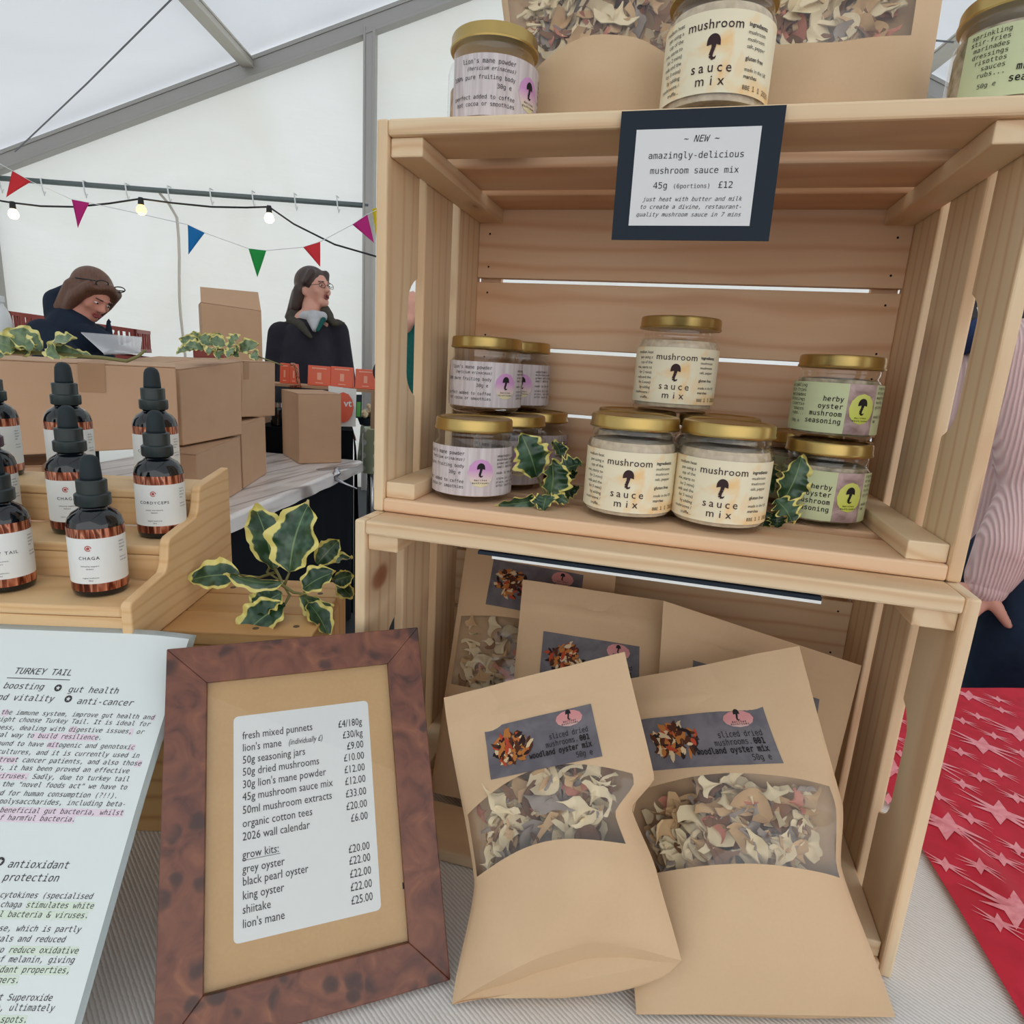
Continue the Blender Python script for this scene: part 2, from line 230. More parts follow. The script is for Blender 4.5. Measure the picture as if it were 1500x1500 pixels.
# ------------------------------------------------------------------ helpers
def V(*a): return Vector(a)
class G:                                            # a growing mesh: verts, faces, material index, point attributes
    def __init__(s): s.v = []; s.f = []; s.mi = []; s.at = {}
    def add(s, vs, fs, mi=0, **at):
        n = len(s.v); s.v += [Vector(p) for p in vs]; s.f += [tuple(i + n for i in f) for f in fs]; s.mi += [mi] * len(fs)
        for k, vals in at.items():
            d = s.at.setdefault(k, {})
            for i, val in enumerate(vals): d[n + i] = val
        return n
    def box(s, lo, hi, mi=0, mat=None):
        (a, b, c), (d, e, f) = lo, hi
        vs = [V(x, y, z) for z in (c, f) for y in (b, e) for x in (a, d)]
        if mat is not None: vs = [mat @ p for p in vs]
        s.add(vs, [(0, 2, 3, 1), (4, 5, 7, 6), (0, 1, 5, 4), (2, 6, 7, 3), (0, 4, 6, 2), (1, 3, 7, 5)], mi)
    def hexa(s, q0, q1, mi=0):                      # two quads (bottom, top), same winding
        s.add(list(q0) + list(q1), [(3, 2, 1, 0), (4, 5, 6, 7), (0, 1, 5, 4), (1, 2, 6, 5), (2, 3, 7, 6), (3, 0, 4, 7)], mi)
    def grid(s, fn, nu, nv, mi=0, us=None, vs=None, flip=False, **at):
        us = us or [i / nu for i in range(nu + 1)]; vs = vs or [j / nv for j in range(nv + 1)]
        P = [fn(u, v) for v in vs for u in us]; w = len(us)
        F = [(j * w + i, j * w + i + 1, (j + 1) * w + i + 1, (j + 1) * w + i) for j in range(len(vs) - 1) for i in range(w - 1)]
        if flip: F = [f[::-1] for f in F]
        s.add(P, F, mi, **{k: [g(u, v) for v in vs for u in us] for k, g in at.items()})
    def tube(s, pts, r, seg=8, mi=0, cap=True):
        pts = [Vector(p) for p in pts]; n = len(pts); rr = r if isinstance(r, (list, tuple)) else [r] * n
        t0 = (pts[1] - pts[0]).normalized(); a = t0.orthogonal().normalized(); V_ = []
        for i, p in enumerate(pts):
            t = (pts[min(i + 1, n - 1)] - pts[max(i - 1, 0)]).normalized(); a = (a - t * a.dot(t)).normalized(); b = t.cross(a)
            V_ += [p + (a * math.cos(2 * PI * k / seg) + b * math.sin(2 * PI * k / seg)) * rr[i] for k in range(seg)]
        F = [(i * seg + k, i * seg + (k + 1) % seg, (i + 1) * seg + (k + 1) % seg, (i + 1) * seg + k) for i in range(n - 1) for k in range(seg)]
        if cap: F += [tuple(range(seg))[::-1], tuple((n - 1) * seg + k for k in range(seg))]
        s.add(V_, F, mi)
    def lathe(s, prof, seg=40, mi=0, c=(0, 0, 0)):
        c = Vector(c); V_ = [c + V(r * math.cos(2 * PI * k / seg), r * math.sin(2 * PI * k / seg), z) for r, z in prof for k in range(seg)]
        F = [(i * seg + k, i * seg + (k + 1) % seg, (i + 1) * seg + (k + 1) % seg, (i + 1) * seg + k) for i in range(len(prof) - 1) for k in range(seg)]
        if prof[0][0] > 1e-6: F.append(tuple(range(seg))[::-1])
        if prof[-1][0] > 1e-6: F.append(tuple((len(prof) - 1) * seg + k for k in range(seg)))
        s.add(V_, F, mi)
    def ball(s, c, r, seg=12, rings=8, mi=0, mat=None):
        r = r if isinstance(r, (tuple, list, Vector)) else (r, r, r); c = Vector(c); V_ = []; F = []
        for i in range(rings + 1):
            th = PI * i / rings
            for k in range(seg):
                q = V(r[0] * math.sin(th) * math.cos(2 * PI * k / seg), r[1] * math.sin(th) * math.sin(2 * PI * k / seg), r[2] * math.cos(th))
                V_.append(c + (mat @ q if mat is not None else q))
        for i in range(rings):
            for k in range(seg): F.append((i * seg + k, (i + 1) * seg + k, (i + 1) * seg + (k + 1) % seg, i * seg + (k + 1) % seg))
        s.add(V_, F, mi)
    def prism(s, poly, fn, d0, d1, mi=0):           # 2-D polygon extruded; fn(a, b, d) -> point
        n = len(poly); s.add([fn(a, b, d0) for a, b in poly] + [fn(a, b, d1) for a, b in poly],
              [tuple(range(n))[::-1], tuple(range(n, 2 * n))] + [(i, (i + 1) % n, n + (i + 1) % n, n + i) for i in range(n)], mi)
    def warp(s, fn): s.v = [fn(p) for p in s.v]; return s
    def build(s, name, mats, parent=None, smooth=False, bevel=0, bseg=2, local=None, sub=0, auto=None):
        if not isinstance(mats, (list, tuple)): mats = [mats]
        me = bpy.data.meshes.new(name)
        vs = s.v if local is None else [local @ p for p in s.v]
        me.from_pydata([tuple(p) for p in vs], [], s.f)
        for m in mats: me.materials.append(MATS[m])
        me.polygons.foreach_set('material_index', s.mi)
        for k, d in s.at.items():
            vec = isinstance(next(iter(d.values())), (tuple, list, Vector))
            a = me.attributes.new(k, 'FLOAT_VECTOR' if vec else 'FLOAT', 'POINT')
            if vec: a.data.foreach_set('vector', [c for i in range(len(s.v)) for c in d.get(i, (0, 0, 0))])
            else: a.data.foreach_set('value', [d.get(i, 0.0) for i in range(len(s.v))])
        if bevel:
            bm = bmesh.new(); bm.from_mesh(me); bmesh.ops.remove_doubles(bm, verts=bm.verts, dist=1e-6)
            bmesh.ops.recalc_face_normals(bm, faces=bm.faces)
            bmesh.ops.bevel(bm, geom=[e for e in bm.edges if len(e.link_faces) == 2 and e.calc_face_angle(0) > 0.5], offset=bevel, segments=bseg, affect='EDGES', profile=0.5, clamp_overlap=True)
            bm.to_mesh(me); bm.free()
        if smooth: me.polygons.foreach_set('use_smooth', [True] * len(me.polygons))
        me.update()
        if auto is not None:
            me.set_sharp_from_angle(angle=math.radians(auto))
        o = bpy.data.objects.new(name, me); C.objects.link(o)
        if parent is not None: o.parent = parent
        if sub:
            m = o.modifiers.new('s', 'SUBSURF'); m.levels = sub; m.render_levels = sub
        return o

def thing(name, label, cat, loc=(0, 0, 0), rot=(0, 0, 0), group=None, kind=None):
    o = bpy.data.objects.new(name, None); o.empty_display_size = 0.05; C.objects.link(o)
    o.location = loc; o.rotation_euler = rot
    return tag(o, label, cat, group, kind)
def tag(o, label, cat, group=None, kind=None):
    o['label'] = label; o['category'] = cat
    if group: o['group'] = group
    if kind: o['kind'] = kind
    return o
def struct(o): o['kind'] = 'structure'; return o
def inv(o): return Matrix.LocRotScale(o.location, o.rotation_euler, None).inverted()
def dup(root, loc, rotz, label, group=None):
    r = root.copy(); C.objects.link(r); r.location = loc; r.rotation_euler = (0, 0, rotz); r.scale = root.scale; r['label'] = label
    if group: r['group'] = group
    for ch in list(root.children):
        c = ch.copy(); C.objects.link(c); c.parent = r
        for g in ch.children:
            d = g.copy(); C.objects.link(d); d.parent = c
    return r
def frame_mat(o, x, y, z):                          # matrix with columns x, y, z and origin o
    return Matrix(((x.x, y.x, z.x, o.x), (x.y, y.y, z.y, o.y), (x.z, y.z, z.z, o.z), (0, 0, 0, 1)))

# boards with a grain attribute
RB = random.Random(11)
def board(name, lo, hi, mat, parent, bevel=0.0015, axis=None, poly=None, offs=None):
    """box between lo and hi (or an extruded poly), long axis = grain"""
    g = G()
    if poly: g.prism(*poly)
    else: g.box(lo, hi)
    o = g.build(name, mat, parent, bevel=bevel)
    add_grain(o, axis, offs); return o
def add_grain(o, axis=None, offs=None):
    me = o.data; co = [v.co for v in me.vertices]
    ext = [max(c[i] for c in co) - min(c[i] for c in co) for i in range(3)]
    ax = axis if axis is not None else ext.index(max(ext)); ot = [i for i in range(3) if i != ax]
    off = offs or (RB.uniform(0, 9), RB.uniform(-0.06, 0.06), RB.uniform(0.01, 0.05) + RB.randint(0, 9))
    a = me.attributes.new('grain', 'FLOAT_VECTOR', 'POINT')
    a.data.foreach_set('vector', [q for c in co for q in (c[ax] + off[0], c[ot[0]] + off[1], c[ot[1]] + off[2])])

# lettering
def font(fn):
    try: return bpy.data.fonts.load(bpy.utils.system_resource('DATAFILES', path='fonts') + '/' + fn)
    except Exception: return None
MONO = font('DejaVuSansMono.woff2'); SANS = 'plain'
TC = {}
def text_mesh(txt, fnt, sp, shear, bold):
    k = (txt, 'p' if fnt == 'plain' else 'm', sp, shear, bold)
    if k in TC: return TC[k]
    cu = bpy.data.curves.new('t', 'FONT'); cu.body = txt; cu.size = 1.0; cu.resolution_u = 2; cu.space_character = sp; cu.shear = shear; cu.offset = bold
    if fnt not in (None, 'plain'): cu.font = fnt
    o = bpy.data.objects.new('t', cu); me = bpy.data.meshes.new_from_object(o)
    vs = [v.co.copy() for v in me.vertices]; fs = [tuple(p.vertices) for p in me.polygons]
    bpy.data.objects.remove(o); bpy.data.curves.remove(cu); bpy.data.meshes.remove(me)
    TC[k] = (vs, fs); return TC[k]
def write(g, lines, mi=0, sx=1.0):
    """lines: (text, x, y, size[, align, font, shear, spacing, bold]) on the z=0 plane"""
    for ln in lines:
        txt, x, y, s = ln[:4]; al, fn, sh, sp, bo = (list(ln[4:]) + [None] * 5)[:5]
        vs, fs = text_mesh(txt, fn or MONO, sp or 1.0, sh or 0.0, bo or 0.0)
        if (fn or MONO) != 'plain' and MONO: s *= 1.404
        if not vs: continue
        x0 = min(v.x for v in vs); x1 = max(v.x for v in vs)
        dx = {'R': -x1, 'C': -(x0 + x1) / 2}.get(al, 0.0)
        g.add([V(x + (v.x + dx) * s * sx, y + v.y * s, 0) for v in vs], fs, mi)
def rrect(w, h, r, n=5):                            # rounded rectangle outline
    out = []
    for cx, cy, a0 in ((w - r, r, -90), (w - r, h - r, 0), (r, h - r, 90), (r, r, 180)):
        out += [(cx + r * math.cos(math.radians(a0 + 90 * i / n)), cy + r * math.sin(math.radians(a0 + 90 * i / n))) for i in range(n + 1)]
    return out
def mushroom(g, cx, cy, h, mi=0, pale=None):        # printed mushroom: domed cap, bent stem with a hook at its foot
    w = h * 0.29
    cap = [(cx - w, cy + h * 0.5)] + [(cx + w * math.cos(a), cy + h * 0.56 + h * 0.40 * math.sin(a) ** 0.8) for a in [PI - PI * i / 12 for i in range(13)]] + [(cx + w, cy + h * 0.5), (cx + w * 0.35, cy + h * 0.55), (cx - w * 0.35, cy + h * 0.55)]
    g.add([V(a, b, 0) for a, b in cap], [tuple(range(len(cap)))[::-1]], mi)
    L = [(0.02, 0.58, 0.10), (0.0, 0.4, 0.085), (-0.05, 0.25, 0.08), (-0.08, 0.12, 0.085), (-0.05, 0.03, 0.07), (0.05, 0.0, 0.05), (0.12, 0.05, 0.03), (0.13, 0.1, 0.015)]
    for (a, b, r), (c, d, q) in zip(L, L[1:]):
        t = V(c - a, d - b, 0).normalized(); nn = V(-t.y, t.x, 0)
        p = [V(cx + (a + nn.x * r) * h, cy + (b + nn.y * r) * h, 0), V(cx + (a - nn.x * r) * h, cy + (b - nn.y * r) * h, 0), V(cx + (c - nn.x * q) * h, cy + (d - nn.y * q) * h, 0), V(cx + (c + nn.x * q) * h, cy + (d + nn.y * q) * h, 0)]
        g.add(p, [(0, 1, 2, 3)], mi)
def disc(g, cx, cy, rx, ry, mi=0, n=28, rows=6):    # disc with a printed tone from bottom to top
    P = []; T = []
    for j in range(rows + 1):
        y = -math.cos(PI * j / rows); hw = math.sqrt(max(0, 1 - y * y))
        for i in range(n // 2 + 1):
            x = hw * (2 * i / (n // 2) - 1); P.append(V(cx + x * rx, cy + y * ry, 0)); T.append((y + 1) / 2)
    w_ = n // 2 + 1
    g.add(P, [(j * w_ + i, j * w_ + i + 1, (j + 1) * w_ + i + 1, (j + 1) * w_ + i) for j in range(rows) for i in range(w_ - 1)], mi, tone=T)

# ------------------------------------------------------------------ the marquee
WO = V(-5.62, 3.93, 0); WU = V(0.9701, 0.2425, 0); WN = V(0.2425, -0.9701, 0)    # gable foot at the left eave; along; towards us
FLOOR = -0.74; EAVE = 1.78; RISE = 0.378; HALF = 5.2
def wp(s, n, z): return WO + WU * s + WN * n + V(0, 0, z)
g = G(); g.grid(lambda u, v: wp(-0.3 + 11.2 * u, -0.3 + 10.5 * v, FLOOR), 8, 8); struct(g.build('floor', 'dark_floor'))
def wallz(s): return EAVE + RISE * (HALF - abs(s - HALF))
g = G()
def wf(u, v):
    s = 2 * HALF * u; z = FLOOR + (wallz(s) - FLOOR) * v
    d = 0.012 * math.sin(s * 5.1 + 2 * v) + 0.02 * noise.noise(V(s * 1.3, z * 0.9, 2)); return wp(s, d, z)
g.grid(wf, 70, 22, flip=True); struct(g.build('wall_back', 'tent_wall_fabric', smooth=True))
g = G(); g.grid(lambda u, v: wp(0.02 * math.sin(u * 40), u * 9.5, FLOOR + (EAVE - FLOOR) * v), 40, 6); struct(g.build('wall_left', 'tent_wall_fabric', smooth=True))
g = G()
for k in (0, 1):
    def rf(u, v, k=k):
        a = HALF * u; s = HALF - a if k else HALF + a
        return wp(s, v * 9.5, wallz(s) + 0.06 - 0.03 * math.sin(PI * ((v * 9.5 / 2.5) % 1)))
    g.grid(rf, 12, 40, flip=bool(k))
struct(g.build('ceiling', 'tent_roof_fabric', smooth=True))
# frame members
def beam(name, a, b, w, h, mat, up=V(0, 0, 1), slot=True):
    d = (b - a); L = d.length; x = d.normalized(); y = up.cross(x).normalized(); z = x.cross(y); m = frame_mat(a, x, y, z); g = G()
    g.box((0, -w / 2, -h / 2), (L, w / 2, h / 2), 0, m)
    if slot:
        g.box((0, -w / 2 - 0.008, h * 0.30), (L, w / 2 + 0.008, h / 2 + 0.004), 0, m); g.box((0, -w / 2 - 0.008, -h / 2 - 0.004), (L, w / 2 + 0.008, -h * 0.34), 0, m)
    return struct(g.build(name, mat, bevel=0.003))
beam('trim_1', wp(-0.02, 0.1, EAVE - 0.07), wp(HALF, 0.1, wallz(HALF) - 0.07), 0.07, 0.125, 'galvanised')
beam('trim_2', wp(HALF, 0.1, wallz(HALF) - 0.07), wp(2 * HALF, 0.1, EAVE - 0.07), 0.07, 0.125, 'galvanised')
beam('trim_3', wp(0.06, 0.1, FLOOR), wp(0.06, 0.1, EAVE - 0.05), 0.09, 0.11, 'galvanised', WU)
px_ = spot(541, 300, 5.2); s_ = (px_ - WO).dot(WU)
beam('trim_4', wp(s_, 0.1, FLOOR), wp(s_, 0.1, wallz(s_) - 0.1), 0.075, 0.085, 'galvanised', WU)
g = G(); g.tube([wp(0.05, 0.12, 1.69), wp(s_ * 0.5, 0.12, 1.665), wp(s_, 0.12, 1.645)], 0.021, 10); struct(g.build('trim_5', 'dark_rail', smooth=True))
sp_ = 2.32
beam('trim_6', wp(sp_, 0.1, wallz(sp_) - 0.03), wp(sp_, 9, wallz(sp_) - 0.03), 0.085, 0.06, 'aluminium')
beam('trim_7', wp(0.0, 0.1, EAVE - 0.02), wp(0.0, 9, EAVE - 0.02), 0.09, 0.07, 'aluminium')
beam('trim_8', wp(HALF, 0.1, wallz(HALF) - 0.02), wp(HALF, 9, wallz(HALF) - 0.02), 0.09, 0.07, 'aluminium')
def on_roof(px, py, side, drop=0.05):               # where a pixel's ray meets a roof slope
    d = RF + RX * ((px - 750) / FPX) + RD * ((py - 750) / FPX)
    for i in range(200, 12000):
        t = i * 0.002; p = CAM + d * t; s = (p - WO).dot(WU)
        if p.z > wallz(s) - drop: return p
    return CAM + d * 5
a_, b_ = on_roof(1345, 108, 1), on_roof(1420, 48, 1); q_ = (b_ - a_)
beam('trim_9', a_ - q_ * 0.9, b_ + q_ * 0.5, 0.09, 0.06, 'aluminium')
for i, (p0, p1) in enumerate((((22, 222), (262, -12)), ((1290, 46), (1400, 62)))):
    a_, b_ = on_roof(*p0, 0, 0.09), on_roof(*p1, 0, 0.09); g = G(); g.tube([a_, (a_ + b_) / 2 - V(0, 0, 0.012), b_], 0.006, 6)
    struct(g.build('trim_%d' % (10 + i), 'cable_grey'))
# zipped seam of the gable flap, and small curtain hooks along the rail
d_ = spot(262, 318, 1) - CAM; a_ = CAM + d_ * ((WO - CAM).dot(WN) / d_.dot(WN)); ss = (a_ - WO).dot(WU); g = G(); pts = [wp(ss + 0.012 * math.sin(z * 6), 0.045, z) for z in [FLOOR + i * (1.48 - FLOOR) / 14 for i in range(15)]]
g.tube(pts + [wp(ss - 0.05, 0.05, 1.58), wp(ss - 0.12, 0.06, 1.66)], 0.011, 6); struct(g.build('trim_12', 'aluminium'))
g = G()
for k in range(9):
    s = 0.25 + k * (s_ - 0.3) / 8.6; g.tube([wp(s, 0.09, 1.70), wp(s, 0.15, 1.70), wp(s + 0.01, 0.155, 1.62), wp(s + 0.02, 0.15, 1.57), wp(s + 0.03, 0.15, 1.60)], 0.006, 5)
struct(g.build('trim_13', 'white_plastic'))

# festoon lights: one cable carrying lamps
T = 4.25
cab = [(-60, 290), (0, 294), (18, 297), (60, 302), (110, 303), (160, 298), (206, 291), (250, 297), (310, 303), (360, 304), (394, 303), (430, 328), (490, 358), (552, 376), (640, 384)]
pl = [spot(x, y, T) for x, y in cab]
r = thing('festoon_light', 'black festoon cable with glowing warm bulbs hung along the white gable', 'lights', tuple(pl[0])); L0 = inv(r)
g = G(); g.tube(pl, 0.006, 6); g.build('cable', 'cable_black', r, local=L0, smooth=True)
for x, y, mt in ((18, 297, 'bulb_glow_cool'), (206, 291, 'bulb_glow'), (394, 303, 'bulb_glow_cool')):
    p = spot(x, y + 1, T); g = G(); g.lathe([(0.0, 0.012), (0.014, 0.012), (0.017, 0.0), (0.019, -0.03), (0.015, -0.034)], 14, 0, p); so = g.build('lamp_socket', 'cable_black', r, local=L0, smooth=True)
    g = G(); g.lathe([(0.0, -0.098), (0.018, -0.095), (0.029, -0.082), (0.032, -0.068), (0.027, -0.050), (0.016, -0.036), (0.013, -0.03)], 18, 0, p); g.build('bulb', mt, r, local=L0, smooth=True)
    ld = bpy.data.lights.new('bulb_light', 'POINT'); ld.energy = 2.2 if x == 206 else 0.8; ld.color = (1.0, 0.62, 0.22) if x == 206 else (1.0, 0.78, 0.5); ld.shadow_soft_size = 0.03
    lo = bpy.data.objects.new('bulb_light', ld); C.objects.link(lo); lo.parent = r; lo.location = L0 @ (p - V(0, 0, .135))
# bunting: string and flags
T = 4.1
fl = [('flag_red', [(18, 250), (46, 266), (9, 289)]), ('flag_magenta', [(105, 292), (131, 297), (114, 334)]), ('flag_blue', [(275, 329), (300, 341), (276, 373)]), ('flag_green', [(364, 364), (390, 367), (377, 406)]), ('flag_red', [(444, 362), (469, 354), (469, 391)]), ('flag_magenta', [(516, 329), (538, 314), (548, 356)]), ('flag_yellow', [(545, 306), (572, 300), (552, 352)])]
r = thing('bunting', 'string of small coloured triangular flags strung in front of the white gable', 'bunting', tuple(spot(18, 250, T))); L0 = inv(r)
g = G(); g.tube([spot(x, y, T) for x, y in ((0, 240), (18, 250), (46, 266), (105, 292), (131, 297), (200, 312), (275, 329), (300, 341), (364, 364), (390, 367), (444, 362), (469, 354), (516, 329), (538, 314), (572, 298))], 0.0022, 5); g.build('string', 'white_plastic', r, local=L0)
for i, (m, tri) in enumerate(fl):
    P = [spot(x, y, T) for x, y in tri]; g = G(); n_ = (P[1] - P[0]).cross(P[2] - P[0]).normalized() * 0.0008
    def ff(u, v, P=P): return P[0].lerp(P[1], u).lerp(P[2], v * 0.999) + RF * 0.012 * math.sin(u * 4 + i) * v * (1 - v)
    g.grid(ff, 4, 6); o = g.build('flag', m, r, local=L0, smooth=True); o['label'] = {'flag_red': 'red flag', 'flag_magenta': 'magenta flag', 'flag_blue': 'blue flag', 'flag_green': 'green flag', 'flag_yellow': 'yellow flag'}[m]
    md = o.modifiers.new('t', 'SOLIDIFY'); md.thickness = 0.0012

# ------------------------------------------------------------------ tables and cloths
def table(name, label, corners, ztop, cat='table'):
    """folding table under a cloth: corners anticlockwise"""
    c = sum((Vector(q).to_3d() for q in corners), V(0, 0, 0)) / 4; r = thing(name, label, cat, (c.x, c.y, FLOOR)); L0 = inv(r)
    g = G(); g.hexa([V(x, y, ztop - 0.03) for x, y in corners], [V(x, y, ztop) for x, y in corners]); g.build('table_top', 'white_plastic', r, local=L0, bevel=0.004)
    for x, y in corners:
        q = V(x, y, 0).lerp(V(c.x, c.y, 0), 0.12); g = G(); g.tube([V(q.x, q.y, FLOOR), V(q.x, q.y, ztop - 0.03)], 0.014, 10); g.build('leg', 'steel', r, local=L0, smooth=True)
    return r
def drape(g, corners, z, drop, mi=0, skip=(), n=18, amp=0.012, attr=False):
    """cloth over a table top with folds down the sides; corners anticlockwise"""
    cs = [V(x, y, z) for x, y in corners]
    at = {'flat': lambda u, v: tuple(cs[0].lerp(cs[1], u).lerp(cs[3].lerp(cs[2], u), v))} if attr else {}
    g.grid(lambda u, v: cs[0].lerp(cs[1], u).lerp(cs[3].lerp(cs[2], u), v), n, n, mi, **at)
    for k in range(4):
        if k in skip: continue
        a, b = cs[k], cs[(k + 1) % 4]; d = (b - a).normalized(); nn = V(d.y, -d.x, 0)
        def sf(u, v, a=a, b=b, nn=nn):
            p = a.lerp(b, u); L = (b - a).length; f = amp * v * (1 + math.sin(u * L * 38 + k)) + 0.012 * math.sin(min(1, v * 6) * PI / 2)
            return p + nn * f - V(0, 0, drop * v)
        g.grid(sf, 44, 12, mi, flip=True, **({'flat': lambda u, v, a=a, b=b: ((b - a).length * u, v * drop, 0)} if attr else {}))
main = [(-0.62, -0.45), (0.75, -0.45), (0.75, 0.36), (-0.62, 0.36)]
table('display_table', 'folding table under the ribbed white cloth that carries the crates', main, -0.004)
g = G(); drape(g, main, 0.0, 0.45); tag(g.build('white_tablecloth', 'ribbed_white_cloth', smooth=True, auto=50), 'ribbed off white cloth under the pine crates and picture frame', 'tablecloth')
redc = [(0.60, -0.42), (1.75, 0.0), (1.60, 0.87), (0.485, 0.452)]
redt = [(0.77, -0.36), (1.72, 0.02), (1.58, 0.83), (0.80, 0.55)]
table('side_table', 'table beside the crates under the red star cloth', redt, -0.006)
# red cloth with printed shooting stars, its left edge lying on the white cloth
def red_edge(v): return (V(0.572, -0.42, 0).lerp(V(0.527, 0.20, 0), v / 0.62) if v < 0.62 else V(0.527, 0.20, 0).lerp(V(0.485, 0.452, 0), (v - 0.62) / 0.38))
def red_z(x, y): return 0.004 + 0.0016 * (1 + noise.noise(V(x * 9, y * 9, 0))) + 0.004 * math.exp(-((x - 0.60 + 0.15 * y) / 0.012) ** 2)
def red_pt(u, v):
    a = red_edge(v); b = V(1.75, 0.0, 0).lerp(V(1.60, 0.87, 0), v); p = a.lerp(b, u); return V(p.x, p.y, red_z(p.x, p.y))
g = G(); g.grid(red_pt, 140, 80, 0)
for e, (a, b, nn) in enumerate((((0.485, 0.452), (1.60, 0.87), V(-0.35, 0.936, 0)), ((1.75, 0.0), (1.60, 0.87), V(0.98, 0.17, 0)))):
    a, b = V(*a, 0.005), V(*b, 0.005)
    g.grid(lambda u, v: a.lerp(b, u) + nn * (0.02 * math.sin(min(1, v * 5) * PI / 2) + 0.012 * v * math.sin(u * 30)) - V(0, 0, 0.35 * v), 40, 10, 0)
def star(cx, cy, R, ang):
    spec = [(85, .55), (122, .2), (146, 1.0), (157, .28), (166, .95), (178, .24), (188, .6), (215, .24), (262, .55), (298, .2), (318, 1.05), (328, .3), (338, .95), (348, .27), (358, .8), (40, .2)]
    P = [V(cx, cy, 0)] + [V(cx + R * q * math.cos(math.radians(a + ang)), cy + R * q * math.sin(math.radians(a + ang)), 0) for a, q in spec]; n = len(spec)
    P = [V(p.x, p.y, red_z(p.x, p.y) + 0.0007) for p in P]
    g.add(P, [(0, 1 + i, 1 + (i + 1) % n) for i in range(n)], 1)
for X, Y, R in ((1441, 1090, .05), (1494, 1073, .05), (1389, 1209, .05), (1466, 1187, .05), (1420, 1017, .04), (1306, 1125, .045), (1488, 1333, .05), (1364, 1111, .045), (1545, 1190, .05), (1560, 1290, .05)):
    p = spot_z(X, Y, 0.008); star(p.x, p.y, R * .92, -14)
for X, Y in ((1468, 1038), (1433, 1047), (1411, 1054), (1322, 1031), (1463, 1022), (1457, 1076), (1408, 1099), (1436, 1136), (1466, 1130), (1411, 1146), (1490, 1167), (1423, 1196), (1302, 1168), (1375, 1165), (1386, 1264), (1492, 1240), (1470, 1256), (1436, 1270), (1464, 1350), (1310, 1077), (1315, 1052), (1498, 1102), (1319, 1105)):
    p = spot_z(X, Y, 0.008); star(p.x, p.y, 0.0215, -10)
for k, (x, y) in enumerate(((1.12, .30), (1.25, .52), (1.38, .22), (1.05, .52), (1.22, .08), (1.45, .48))): star(x, y, .045 if k % 2 else .022, -12)
tag(g.build('star_tablecloth', ['red_cloth', 'star_pink'], smooth=True), 'red cotton tablecloth printed with pale pink shooting stars', 'tablecloth')

# ------------------------------------------------------------------ pine crates
def make_crate(name, label, loc, rz, mats):
    r = thing(name, label, 'crate', loc, (0, 0, rz)); A, B = mats
    W, H, D, te, ts = 0.46, 0.312, 0.246, 0.0095, 0.012
    ys = ((0.0, 0.0655), (0.080, 0.150), (0.1695, 0.246))
    for side in (0, 1):
        x0, x1 = (0, te) if side == 0 else (W - te, W)
        for k, (a, b) in enumerate(ys):
            if k == 0:                              # front slat with the hand hold cut in its rear edge
                pr = [(a, 0), (b, 0), (b, 0.099)]
                pr += [(b - 0.0195 * math.sin(PI / 2 * i / 6) ** 1.2, 0.099 + 0.016 * (1 - math.cos(PI / 2 * i / 6)) + 0.006 * i / 6) for i in range(1, 7)]
                pr += [(b - 0.0195 * math.sin(PI / 2 * i / 6) ** 1.2, 0.203 - 0.016 * (1 - math.cos(PI / 2 * i / 6)) - 0.006 * i / 6) for i in range(6, 0, -1)]
                pr += [(b, 0.203), (b, H), (a, H)]
                board('end_slat', None, None, A, r, bevel=0.0018, axis=2, poly=(pr, lambda p, q, d: V(d, p, q), x0, x1))
            else: board('end_slat', (x0, a, 0), (x1, b, H), A, r, bevel=0.0018, axis=2)
    xa, xb = te + 0.00005, W - te - 0.00005
    yt = ((0.0, 0.0615), (0.0865, 0.158), (0.175, 0.2345))
    for k, (a, b) in enumerate(yt):
        board('side_slat', (xa, a, H - ts), (xb, b, H), A if k == 0 else B, r, bevel=0.002, axis=0)
        board('side_slat', (xa, a, 0), (xb, b, ts), B, r, bevel=0.002, axis=0)
    for a, b in ((0.0, 0.0765), (0.0807, 0.149), (0.1533, 0.2235), (0.228, H)):
        board('back_slat', (xa, 0.2345, a), (xb, D, b), B, r, bevel=0.001, axis=0)
    for x in (te + 0.0008, W - te - 0.0258):
        board('back_batten', (x, D, 0.0), (x + 0.025, D + 0.008, H), B, r, bevel=0.001, axis=2)
    for x in (te + 0.0004, W - te - 0.0274):
        for z in (ts, H - ts - 0.0142):
            board('corner_post', (x, 0.005, z), (x + 0.027, 0.2343, z + 0.0142), A, r, bevel=0.0012, axis=1)
    for z in (0.04, 0.066, 0.09, 0.14, 0.165, 0.212, 0.24, 0.275):
        for x in (0.0225, W - 0.0225): g = G(); g.ball((x, 0.2344, z), 0.0011, 8, 4); g.build('nail', 'black_ink', r)
    return r
crate_lo = make_crate('wooden_crate', 'pine crate on the white cloth full of kraft pouches, bottom of the stack', (0.0008, -0.0346, 0.0005), 0.0022, ('pine', 'pine'))
crate_up = make_crate('wooden_crate', 'pine crate holding shelves of gold lidded jars, top of the stack', (0.0, 0.0, 0.3130), 0.0, ('pine', 'pine_pinkish'))
SH = 0.3130 + 0.0122; TOP = 0.6252                   # shelf inside the upper crate, and its roof

# black card with a white backing, tucked under the lower crate's lid
g = G(); a_ = spot_y(700, 806, -0.0352); b_ = spot_y(1205, 871, -0.0352)
g.box((a_.x, -0.0352, 0.2972), (b_.x, 0.02, 0.2997), 0); g.box((a_.x + 0.012, -0.0354, 0.2950), (b_.x, 0.0195, 0.2972), 1)
tag(g.build('foam_card', ['black_card', 'white_paper']), 'thin black and white card tucked under the lid of the lower crate', 'card')

